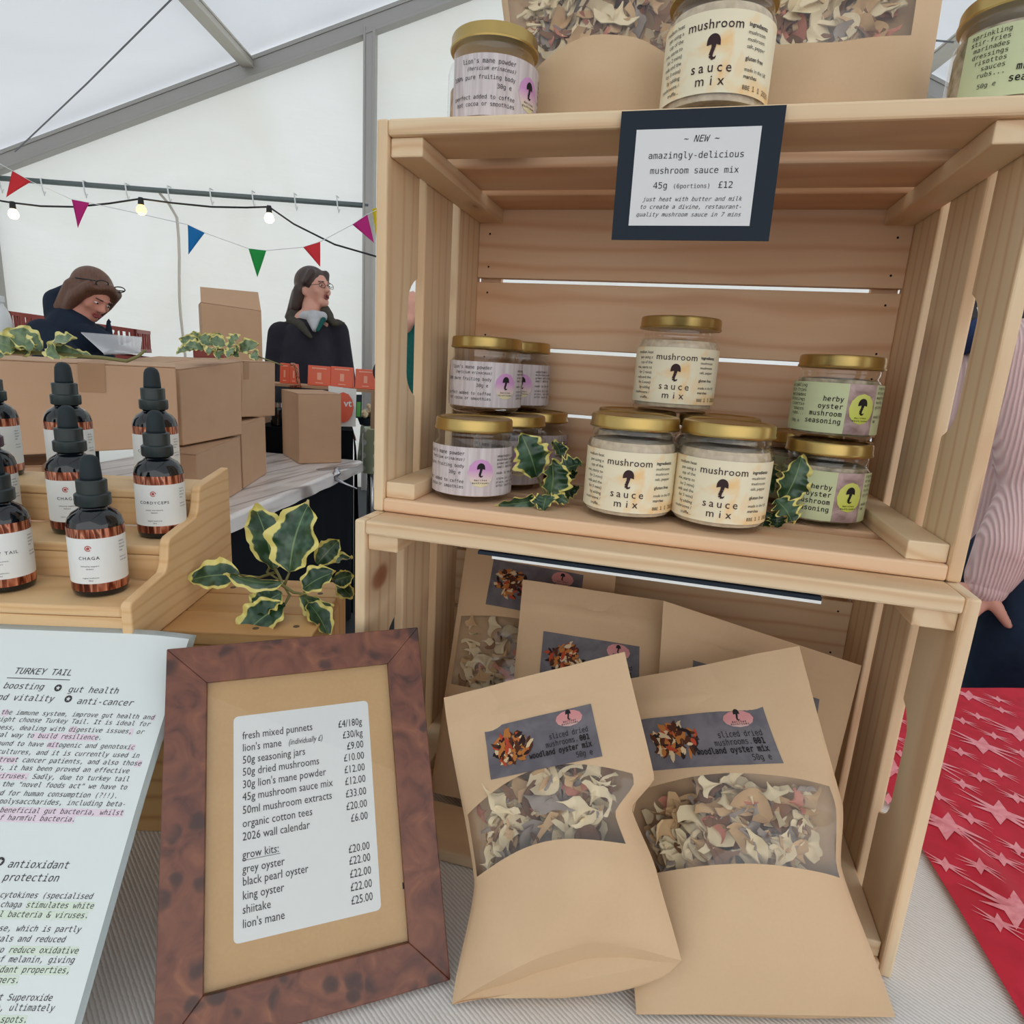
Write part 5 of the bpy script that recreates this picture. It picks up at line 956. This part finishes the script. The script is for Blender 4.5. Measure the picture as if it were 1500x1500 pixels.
def card(label, c4, t0, t1, mat='white_paper'):
    q = [spot(*c, t) for c, t in zip(c4, (t0, t1, t1, t0))]; r = thing('sign_card', label, 'sign', tuple((q[0] + q[1]) / 2)); n_ = (q[1] - q[0]).cross(q[3] - q[0]).normalized(); g = G()
    g.hexa([p_ - n_ * .003 for p_ in q], q); L0 = inv(r); o = g.build('board', mat, r, local=L0); return r, q, n_, L0
r, q, n_, L0 = card('white sign with an orange disc hung on the black counter', ((481, 624), (521, 625), (522, 570), (481, 565)), 2.90, 2.92)
c_ = spot(503, 597, 2.905); x = (q[1] - q[0]).normalized(); y = V(0, 0, 1); M_ = frame_mat(c_ + n_ * .006, x, n_.cross(x), n_)
g = G(); disc(g, 0, 0, .046, .070); g.build('disc', 'orange_mark', r, local=L0 @ M_)
g = G(); write(g, [('vt', .020, .004, .045, 'C', SANS, 0, 1, .02)]); g.build('lettering', 'white_paper', r, local=L0 @ M_ @ Matrix.Translation((0, 0, .001)))
r, q, n_, L0 = card('narrow dark card with a green panel beside the nut basket', ((521, 612), (529, 612), (530, 578), (522, 578)), 2.92, 2.92, 'black_card')
g = G(); f = lambda u, v: q[0].lerp(q[1], u).lerp(q[3].lerp(q[2], u), v) + n_ * .001
g.add([f(.15, .05), f(.85, .05), f(.85, .68), f(.15, .68)], [(0, 1, 2, 3)]); g.build('panel', 'green_mark', r, local=L0)
p_ = spot(541, 614, 3.42); p_.z = .093; r = thing('nut_basket', 'small black basket heaped with pale nuts at the crate edge', 'basket', tuple(p_)); L0 = inv(r)
g = G(); g.lathe([(0, -.01), (.05, -.01), (.065, .03), (.062, .03), (.048, -.005), (0, -.005)], 20, 0, p_); g.build('basket', 'black_card', r, local=L0)
g = G(); rn = random.Random(2)
for k in range(46):
    a, d = rn.uniform(0, 6.3), .055 * math.sqrt(rn.random()); g.ball(p_ + V(d * math.cos(a), d * math.sin(a), .03 + .07 * (1 - d / .06) * rn.random() + .004), .013, 8, 6)
o = g.build('nuts', 'nut_cream', r, local=L0, smooth=True); o['kind'] = 'stuff'
g = G(); p_ = spot(434, 568, 2.96); g.tube([spot(424, 566, 2.96), spot(441, 566, 2.96), spot(437, 560, 2.96), spot(434, 540, 2.96), spot(431, 534, 2.97), spot(427, 534, 2.98)], .008, 8); tag(g.build('metal_hook', 'copper_foil', smooth=True), 'bent copper coloured metal hook standing between the orange packets', 'hook')
p_ = spot(407, 606, 2.97); r = thing('preserve_jar', 'small dark preserve jar at the left end of the black counter', 'jar', (p_.x, p_.y, cz + .002)); g = G(); g.lathe([(0, 0), (.03, 0), (.033, .006), (.033, .075), (.026, .09), (0, .09)], 20); g.build('glass', 'amber_glass', r, smooth=True); g = G(); g.lathe([(.029, .088), (.03, .108), (0, .110)], 20); g.build('lid', 'steel', r, smooth=True, auto=40)
# red plastic crates and a bottle behind the person in navy
def tray(label, bl, br, t0, t1, h, dep):
    P, Q = spot(*bl, t0), spot(*br, t1); r = thing('plastic_crate', label, 'crate', tuple((P + Q) / 2), group='red plastic crates by the gable'); L0 = inv(r); X = (Q - P); L = X.length; x = X.normalized(); e = V(-x.y, x.x, 0); M_ = L0 @ frame_mat(P, x, e, V(0, 0, 1))
    def wall(o, ax, LL):
        g = G(); M2 = M_ @ (Matrix.Identity(4) if ax == 0 else Matrix.Rotation(PI / 2, 4, 'Z')); M2 = M_ @ Matrix.Translation(o) @ (Matrix.Identity(4) if ax == 0 else Matrix.Rotation(PI / 2, 4, 'Z'))
        g.box((0, 0, 0), (LL, .012, h * .16), 0, M2); g.box((0, 0, h * .84), (LL, .016, h), 0, M2); n = max(3, int(LL / .055))
        for i in range(n + 1):
            a = min(LL - .016, i * LL / n); g.box((a, 0, h * .16), (a + .014, .012, h * .84), 0, M2)
            if i % 3 == 1: g.prism([(a, h * .16), (a + .05, h * .84), (a + .036, h * .84), (a - .012, h * .16)], lambda p, q, d: M2 @ V(p, d, q), 0, .01)
        g.build('slatted_wall', 'red_plastic', r)
    wall((0, 0, 0), 0, L); wall((0, dep, 0), 0, L); wall((.012, 0, 0), 1, dep); wall((L, 0, 0), 1, dep)
    g = G(); g.box((0, 0, 0), (L, dep, .008), 0, M_); g.build('floor', 'red_plastic', r)
    return r
tray('red slatted plastic crate behind the person in navy, upper of the pair', (16, 492), (202, 517), 3.55, 3.75, .135, .34)
tray('red slatted plastic crate behind the person in navy, lower of the pair', (16, 532), (202, 557), 3.55, 3.75, .132, .34)
slab('bench', 'bench by the gable that carries the red plastic crates', 'bench', (-30, 551), (230, 578), 3.5, 3.75, -.03, .42, 'cardboard')
p_ = spot(8, 512, 3.40); r = thing('plastic_bottle', 'white plastic bottle at the left edge beside the red crates', 'bottle', tuple(p_)); g = G(); g.lathe([(0, 0), (.04, 0), (.044, .01), (.044, .15), (.036, .19), (.016, .23), (.016, .245)], 20); g.build('body', 'white_plastic', r, smooth=True); g = G(); g.lathe([(.022, .243), (.022, .275), (0, .277)], 16); g.build('cap', 'white_plastic', r, smooth=True, auto=40)
p_ = spot(8, 512, 3.40); slab('stool', 'stool under the white plastic bottle at the left edge', 'stool', (-70, 513), (10, 516), 3.30, 3.36, -.03, .2, 'cardboard')
rn = random.Random(4)
for i, (x, y) in enumerate(((53, 483), (72, 488))):
    g = G(); p_ = spot(x, y, 3.70); g.ball(p_, (.055, .04, .03), 14, 10); tag(g.build('bread_roll', 'bread', smooth=True), ('left' if i == 0 else 'right') + ' bread roll in the upper red crate', 'bread', 'bread rolls')

# ------------------------------------------------------------------ people
def capsule(g, a, b, ra, rb, seg=14, flat=1.0, fdir=None):
    a, b = Vector(a), Vector(b); d = (b - a); L = d.length; x = d.normalized(); n = 6; pts = []; rs_ = []
    for i in range(n): th = PI / 2 * (1 - i / n); pts.append(a - x * ra * math.sin(th)); rs_.append(max(.001, ra * math.cos(th)))
    for i in range(5): t = i / 4; pts.append(a.lerp(b, t)); rs_.append(ra + (rb - ra) * t)
    for i in range(1, n + 1): th = PI / 2 * i / n; pts.append(b + x * rb * math.sin(th)); rs_.append(max(.001, rb * math.cos(th)))
    n0 = len(g.v); g.tube(pts, rs_, seg)
    if fdir is not None:
        f = Vector(fdir).normalized()
        for i in range(n0, len(g.v)):
            p = g.v[i]; c = a + x * (p - a).dot(x); q = p - c; k = q.dot(f); g.v[i] = c + (q - f * k) + f * (k * flat)
def chain(g, pts, radii, **k):
    for i in range(len(pts) - 1): capsule(g, pts[i], pts[i + 1], radii[i], radii[i + 1], **k)
def fused(g, name, mat, parent, L0, voxel, it=4):
    o = g.build(name, mat, parent, local=L0, smooth=True); m = o.modifiers.new('fuse', 'REMESH'); m.mode = 'VOXEL'; m.voxel_size = voxel; m.use_smooth_shade = True
    s = o.modifiers.new('soften', 'SMOOTH'); s.iterations = it; s.factor = 0.5; return o
def head(g, c, f, up):
    f = Vector(f).normalized(); r_ = f.cross(Vector(up)).normalized(); u = r_.cross(f); R = Matrix((r_, f, u)).transposed()
    P = lambda x, y, z: Vector(c) + R @ V(x, y, z)
    g.ball(P(0, -.012, .028), (.071, .090, .083), 20, 14, 0, R); g.ball(P(0, .018, -.022), (.058, .066, .072), 18, 12, 0, R); g.ball(P(0, .052, -.078), (.034, .030, .028), 14, 10, 0, R)
    capsule(g, P(0, .086, .012), P(0, .101, -.022), .008, .0125); g.ball(P(0, .082, .024), (.042, .012, .010), 12, 8, 0, R); g.ball(P(.010, .092, -.026), .009, 10, 8); g.ball(P(-.010, .092, -.026), .009, 10, 8)
    for s in (-1, 1): g.ball(P(.070 * s, -.012, -.008), (.010, .020, .032), 10, 8, 0, R); g.ball(P(.036 * s, .052, -.020), (.026, .024, .026), 12, 8, 0, R)
    return P, R
def face_parts(root, L0, P, R, mouth_open=False):
    g = G(); h = G(); b = G()
    for s in (-1, 1):
        g.ball(P(.029 * s, .0765, .004), (.0115, .010, .0040), 12, 8, 0, R); h.ball(P(.029 * s, .0855, .0035), (.0050, .0035, .0042), 10, 8, 0, R)
        capsule(b, P(.016 * s, .0905, .024), P(.044 * s, .080, .024), .0032, .0024, 8)
    g.build('eyes', 'eye_white', root, local=L0, smooth=True); h.build('irises', 'eye_dark', root, local=L0, smooth=True); b.build('eyebrows', 'hair_dark', root, local=L0, smooth=True)
    g = G(); z = -.055
    if mouth_open:
        for i in range(12):
            a, b2 = 2 * PI * i / 12, 2 * PI * (i + 1) / 12; capsule(g, P(  .015 * math.cos(a), .084, z + .012 * math.sin(a)), P(.015 * math.cos(b2), .084, z + .012 * math.sin(b2)), .0034, .0034, 6)
        h = G(); h.ball(P(0, .0815, z), (.017, .006, .012), 12, 8, 0, R); h.build('mouth', 'mouth_dark', root, local=L0, smooth=True)
    else: capsule(g, P(-.020, .080, z), P(.020, .080, z), .005, .005, 8); capsule(g, P(-.012, .084, z - .006), P(.012, .084, z - .006), .005, .005, 8)
    g.build('lips', 'lip', root, local=L0, smooth=True)
def hand(g, w, d, n, side=1, s=1.0, curl=.5):
    """palm and five unequal bent fingers; w wrist, d direction of the fingers, n back of the hand"""
    d = Vector(d).normalized(); n = (Vector(n) - d * Vector(n).dot(d)).normalized(); x = d.cross(n) * side
    w = Vector(w)
    for k in (-1, 0, 1): capsule(g, w + x * .012 * k * s, w + d * .082 * s + x * .024 * k * s, .015 * s, .0135 * s, 10)
    for k, L in enumerate((.070, .078, .073, .058)):
        p = w + d * .084 * s + x * (.030 - .0195 * k) * s; a = 0; dirv = d
        for j, (q, rr) in enumerate(((.45, .0092), (.32, .0082), (.23, .0072))):
            a += curl * (.5 + .3 * j); dv = d * math.cos(a) - n * math.sin(a); e = p + dv * L * q * s; capsule(g, p, e, rr * s, (rr - .0008) * s, 8); p = e
    p = w + d * .022 * s + x * .022 * s; e = p + (d * .55 + x * .78 - n * .25).normalized() * .045 * s; capsule(g, p, e, .015 * s, .0105 * s, 10); e2 = e + (d * .88 + x * .4 - n * .25).normalized() * .036 * s; capsule(g, e, e2, .0105 * s, .0085 * s, 10)

def person_root(label, p): return thing('person', label, 'person', (p.x, p.y, FLOOR))
def legs(root, L0, hips, fwd, side, mat, sp_=.09, shoes=True, body=None):
    g = G(); f = Vector(fwd)
    for s in (-1, 1):
        h = Vector(hips) + Vector(side) * sp_ * s; k = V(h.x, h.y, FLOOR + .46) + f * .02; a = V(h.x, h.y, FLOOR + .09)
        chain(g, [h, k, a], [.098, .068, .052]); 
        if body is not None: chain(body, [h, k, a], [.080, .052, .040]); capsule(body, a - V(0, 0, .05), a + f * .13 - V(0, 0, .055), .034, .030)
        q = G(); capsule(q, a + V(0, 0, -.04) - f * .03, a + f * .15 - V(0, 0, .052), .042, .036, flat=1); q.build('shoe', 'cable_black', root, local=L0, smooth=True)
    capsule(g, Vector(hips) - Vector(side) * .06 + V(0, 0, .06), Vector(hips) + Vector(side) * .06 + V(0, 0, .06), .125, .125)
    fused(g, 'trousers', mat, root, L0, .014)

# person in navy, bending over the cartons
def S3(x, y, d=0.0, t=3.0): return spot(x, y, t + d)
hp = spot(88, 606, 3.0); hp.z = .12; r = person_root('person in navy hooded jacket bending down, glasses pushed up on brown hair', hp); L0 = inv(r)
fw = V(.94, .18, 0).normalized(); sd = V(-fw.y, fw.x, 0)
hc = S3(134, 434); hf = (RX * .80 - RF * .35 + V(0, 0, -.62)); hu = (V(0, 0, 1) * .8 + RX * .55)
g = G(); P, R = head(g, hc, hf, hu); ne = S3(112, 470); ch = S3(105, 505); capsule(g, hc - RX * .02 - V(0, 0, .03), ne, .055, .058)
chain(g, [ne, ch, hp + V(0, 0, .08)], [.055, .09, .12])
sh = [ch + sd * .16 * s + V(0, 0, .05) for s in (-1, 1)]; el = [S3(128, 560, -.16), S3(150, 556, .12)]; wr = [S3(172, 566, -.12), S3(184, 566, .10)]
for i in (0, 1): chain(g, [sh[i], el[i], wr[i]], [.048, .038, .028]); hand(g, wr[i], RX - V(0, 0, .25), V(0, 0, 1), 1 if i else -1)
bd = g; tr = legs(r, L0, hp, fw, sd, 'dark_trousers', body=bd); fused(bd, 'body', 'skin_warm', r, L0, .0075, 3)
face_parts(r, L0, P, R)
g = G(); chain(g, [S3(105, 484), S3(102, 515), S3(92, 600)], [.110, .140, .160], flat=.95, fdir=sd)
for i in (0, 1): chain(g, [sh[i] - V(0, 0, .02), el[i], wr[i] - RX * .03], [.080, .066, .055])
chain(g, [S3(84, 464, .0), S3(84, 442), S3(98, 430)], [.055, .060, .044]); chain(g, [S3(86, 460), S3(96, 476), S3(116, 486)], [.040, .045, .042]); capsule(g, S3(140, 496, -.04), S3(157, 500, 0), .06, .045); chain(g, [S3(120, 486, -.06), S3(142, 494, -.08)], [.04, .03]); chain(g, [S3(159, 470, .04), S3(160, 512, .04)], [.014, .026])
fused(g, 'jacket', 'navy_jacket', r, L0, .014, 5)
g = G(); g.ball(P(0, -.026, .040), (.086, .100, .090), 20, 14, 0, R); g.ball(P(0, -.062, -.03), (.080, .058, .095), 16, 12, 0, R)
for s in (-1, 1): chain(g, [P(.068 * s, .045, .062), P(.074 * s, .006, -.02), P(.070 * s, -.01, -.105)], [.026, .034, .022]); chain(g, [P(.064 * s, -.045, .0), P(.066 * s, -.05, -.12)], [.04, .03]); capsule(g, P(.01 * s, .070, .085), P(.055 * s, .060, .060), .022, .018)
fused(g, 'hair', 'hair_brown', r, L0, .009, 3)
g = G()
for s in (-1, 1):
    g.tube([P(.045 * s + .028 * math.cos(a), .072 + .010 * math.sin(a), .098 + .018 * math.sin(a)) for a in [2 * PI * i / 16 for i in range(17)]], .0026, 6); capsule(g, P(.075 * s, .066, .098), P(.086 * s, -.03, .05), .0026, .0026, 6)
capsule(g, P(-.017, .074, .1), P(.017, .074, .1), .0026, .0026, 6); g.build('glasses', 'cable_black', r, local=L0, smooth=True)

# person in a charcoal jacket at the neighbouring stall
T2 = 3.55
def S4(x, y, d=0.0): return spot(x, y, T2 + d)
hp = S4(450, 612); hp.z = .12; r = person_root('person with long dark hair and charcoal coat calling out to the right', hp); L0 = inv(r)
fw = (V(-RF.x, -RF.y, 0) * .8 + V(RX.x, RX.y, 0) * .6).normalized(); sd = V(-fw.y, fw.x, 0); hf = RX * .86 - RF * .50 + V(0, 0, .0); hc = S4(461, 424)
g = G(); P, R = head(g, hc, hf, V(0, 0, 1)); capsule(g, hc - V(0, 0, .05) - RX * .012, S4(455, 470), .052, .058)
chain(g, [S4(455, 478), S4(452, 530), hp + V(0, 0, .08)], [.10, .125, .12])
sh = [S4(412, 484, .0), S4(492, 480, .08)]; el = [S4(404, 560, .02), S4(503, 555, .1)]; wr = [S4(410, 622, -.1), S4(502, 622, -.02)]
for i in (0, 1): chain(g, [sh[i], el[i], wr[i]], [.05, .04, .03]); hand(g, wr[i], V(0, 0, -1) - RF * .3, -RF, -1 if i else 1)
legs(r, L0, hp, fw, sd, 'dark_trousers', body=g); fused(g, 'body', 'skin', r, L0, .0075, 3); face_parts(r, L0, P, R, True)
g = G(); chain(g, [S4(452, 494), S4(450, 548), S4(449, 640)], [.125, .160, .175])
for i in (0, 1): chain(g, [sh[i] + V(0, 0, -.025), el[i], wr[i] + V(0, 0, .03)], [.075, .070, .058])
capsule(g, S4(414, 492, .02), S4(440, 474, .04), .055, .05); capsule(g, S4(490, 490, .06), S4(468, 474, .05), .055, .05)
fused(g, 'coat', 'charcoal_jacket', r, L0, .012, 4)
g = G(); chain(g, [S4(428, 466, -.02), S4(437, 454, .05), S4(456, 451, .08), S4(474, 454, .05), S4(481, 463, -.04)], [.036, .040, .042, .036, .030]); chain(g, [S4(427, 470, -.03), S4(440, 476, -.11), S4(455, 494, -.165)], [.030, .026, .012]); chain(g, [S4(482, 467, -.04), S4(490, 474, -.06), S4(504, 473, -.02)], [.026, .020, .008]); fused(g, 'collar', 'olive_collar', r, L0, .008, 3)
g = G(); chain(g, [S4(446, 464, -.07), S4(460, 464, -.085), S4(472, 464, -.07)], [.030, .036, .028]); chain(g, [S4(460, 468, -.09), S4(461, 482, -.135)], [.040, .016]); g.build('shirt', 'grey_shirt', r, local=L0, smooth=True)
g = G(); capsule(g, S4(474, 468, -.09), S4(465, 484, -.165), .013, .008); g.build('lining', 'teal_top', r, local=L0, smooth=True)
g = G(); g.ball(P(0, -.026, .042), (.084, .098, .090), 20, 14, 0, R); g.ball(P(0, -.066, -.03), (.076, .055, .09), 16, 12, 0, R)
for s in (-1, 1): capsule(g, P(.050 * s, .046, .078), P(.074 * s, .014, .03), .024, .018); capsule(g, P(.074 * s, -.045, .0), P(.078 * s, -.085, -.09), .030, .028)
chain(g, [P(.0, -.085, -.03), P(.01, -.125, -.11), P(.02, -.165, -.145)], [.06, .05, .032]); chain(g, [P(.05, -.07, -.02), P(.06, -.125, -.10), P(.06, -.175, -.13)], [.045, .035, .02]); fused(g, 'hair', 'hair_dark', r, L0, .009, 3)
g = G()
for s in (-1, 1):
    g.tube([P(.031 * s + .021 * math.cos(a), .099 - .006 * abs(math.cos(a)), .002 + .0145 * math.sin(a)) for a in [2 * PI * i / 16 for i in range(17)]], .0014, 6); g.tube([P(.052 * s, .093, .006), P(.078 * s, .03, .008), P(.078 * s, -.01, .004)], .0014, 6)
g.tube([P(-.010, .100, .004), P(.010, .100, .004)], .0014, 6); g.build('glasses', 'cable_black', r, local=L0, smooth=True)

# person in teal, hidden behind the upper crate
T3 = 2.75
def S5(x, y, d=0.0): return spot(x, y, T3 + d)
hp = S5(640, 650); hp.z = .12; r = person_root('person in a teal top glimpsed behind the left side of the upper crate', hp); L0 = inv(r); fw = V(-RF.x, -RF.y, 0).normalized(); sd = V(-fw.y, fw.x, 0); hc = S5(648, 412)
g = G(); P, R = head(g, hc, -RF * .9 - RX * .3 + V(0, 0, -.1), V(0, 0, 1)); capsule(g, hc - V(0, 0, .05), S5(640, 462), .052, .058); chain(g, [S5(640, 480), S5(636, 540), hp + V(0, 0, .08)], [.10, .125, .12])
sh = [S5(590, 490), S5(690, 490)]; el = [S5(566, 545, .05), S5(705, 590, .0)]; wr = [S5(590, 462, -.12), S5(690, 650, -.15)]
wr[0] = S5(599, 470, -.10)
for i in (0, 1): chain(g, [sh[i], el[i], wr[i]], [.05, .038, .028]); hand(g, wr[i], V(0, 0, 1) if i == 0 else -RF, -RF if i == 0 else V(0, 0, 1), 1, .9, .7)
legs(r, L0, hp, fw, sd, 'dark_trousers', body=g); fused(g, 'body', 'skin', r, L0, .0075, 3); face_parts(r, L0, P, R)
g = G(); chain(g, [S5(636, 492), S5(634, 560), S5(638, 650)], [.125, .15, .16]); capsule(g, S5(598, 500, -.05), S5(602, 560, -.05), .05, .07); fused(g, 'top', 'teal_top', r, L0, .014, 4)
g = G(); chain(g, [sh[0] + V(0, 0, -.02) + RF * .06, el[0], S5(580, 520, -.02)], [.06, .062, .045]); chain(g, [sh[1], el[1], wr[1]], [.08, .068, .055]); fused(g, 'jacket', 'charcoal_jacket', r, L0, .014, 4)
g = G(); g.ball(P(0, -.026, .042), (.084, .098, .090), 20, 14, 0, R); g.ball(P(0, -.062, -.03), (.078, .055, .09), 16, 12, 0, R); chain(g, [P(-.07, -.03, -.03), P(-.09, -.0, -.14), S5(603, 452, -.02)], [.035, .03, .016]); chain(g, [P(.07, -.03, -.03), P(.08, -.0, -.16)], [.035, .03]); fused(g, 'hair', 'hair_black', r, L0, .009, 3)

# person in pink knit beside the red table
T4 = 1.30
def S6(x, y, d=0.0): return spot(x, y, T4 + d)
hp = S6(1482, 890, .12); hp.z = .05; r = person_root('person in a pink ribbed jumper and jeans standing behind the red table', hp); L0 = inv(r); fw = (V(-RX.x, -RX.y, 0) * .8 + V(RF.x, RF.y, 0) * .3).normalized(); sd = V(-fw.y, fw.x, 0); hc = S6(1462, 352, .12)
g = G(); P, R = head(g, hc, fw + V(0, 0, -.15), V(0, 0, 1)); capsule(g, hc - V(0, 0, .05), S6(1466, 455, .12), .05, .056); chain(g, [S6(1466, 520, .12), S6(1478, 700, .12), hp + V(0, 0, .06)], [.07, .085, .09])
sh = [S6(1500, 520, .0), S6(1440, 520, .30)]; el = [S6(1536, 720, -.04), S6(1440, 700, .40)]; wr = [S6(1442, 866, .0), S6(1420, 860, .34)]
for i in (0, 1): chain(g, [sh[i], el[i], wr[i]], [.046, .038, .027])
hand(g, wr[0], -RX * .75 + V(0, 0, -.65), -RF * .6 + V(0, 0, .5), 1, 1.0, .5); hand(g, wr[1], V(0, 0, -1), -RX, -1)
capsule(g, S6(1448, 872, -.012), S6(1462, 893, -.018), .0155, .0125, 12); capsule(g, S6(1462, 893, -.018), S6(1477, 916, -.018), .0125, .0085, 12)
leg_hip = hp + V(0, 0, -.02)
legs(r, L0, leg_hip, fw, sd, 'denim', body=g); fused(g, 'body', 'skin', r, L0, .0055, 3); face_parts(r, L0, P, R)
def ribbed(g, name): return fused(g, name, 'pink_knit', r, L0, .009, 5)
g = G(); chain(g, [S6(1466, 560, .14), S6(1484, 680, .14), S6(1494, 790, .14)], [.115, .145, .150]); capsule(g, S6(1498, 780, .13), S6(1500, 800, .13), .150, .150); chain(g, [sh[0], el[0] + RF * .02, S6(1478, 800, -.02), S6(1450, 846, .0)], [.075, .070, .060, .046]); chain(g, [sh[1], el[1], wr[1] + V(0, 0, .03)], [.075, .062, .045]); capsule(g, sh[0], sh[1], .075, .075); ribbed(g, 'jumper')
g = G(); chain(g, [S6(1452, 843, .0), S6(1446, 860, .0)], [.041, .039]); ribbed(g, 'cuff')
g = G(); chain(g, [S6(1440, 482, .05), S6(1415, 500, .10), S6(1400, 505, .2)], [.030, .028, .03]); g.build('scarf', 'blue_scarf', r, local=L0, smooth=True)
g = G(); chain(g, [S6(1440, 462, .06), S6(1418, 480, .12), S6(1405, 488, .2)], [.024, .022, .022]); g.build('shirt_collar', 'white_shirt', r, local=L0, smooth=True)
g = G(); g.ball(P(0, -.026, .042), (.084, .098, .090), 20, 14, 0, R); g.ball(P(0, -.066, -.04), (.078, .055, .10), 16, 12, 0, R); capsule(g, P(.06, -.05, -.05), S6(1497, 492, .05), .045, .026); capsule(g, P(-.06, -.03, -.05), P(-.07, -.02, -.15), .04, .03); capsule(g, P(.06, .0, -.04), S6(1424, 466, .06), .03, .018); fused(g, 'hair', 'hair_black', r, L0, .009, 3)
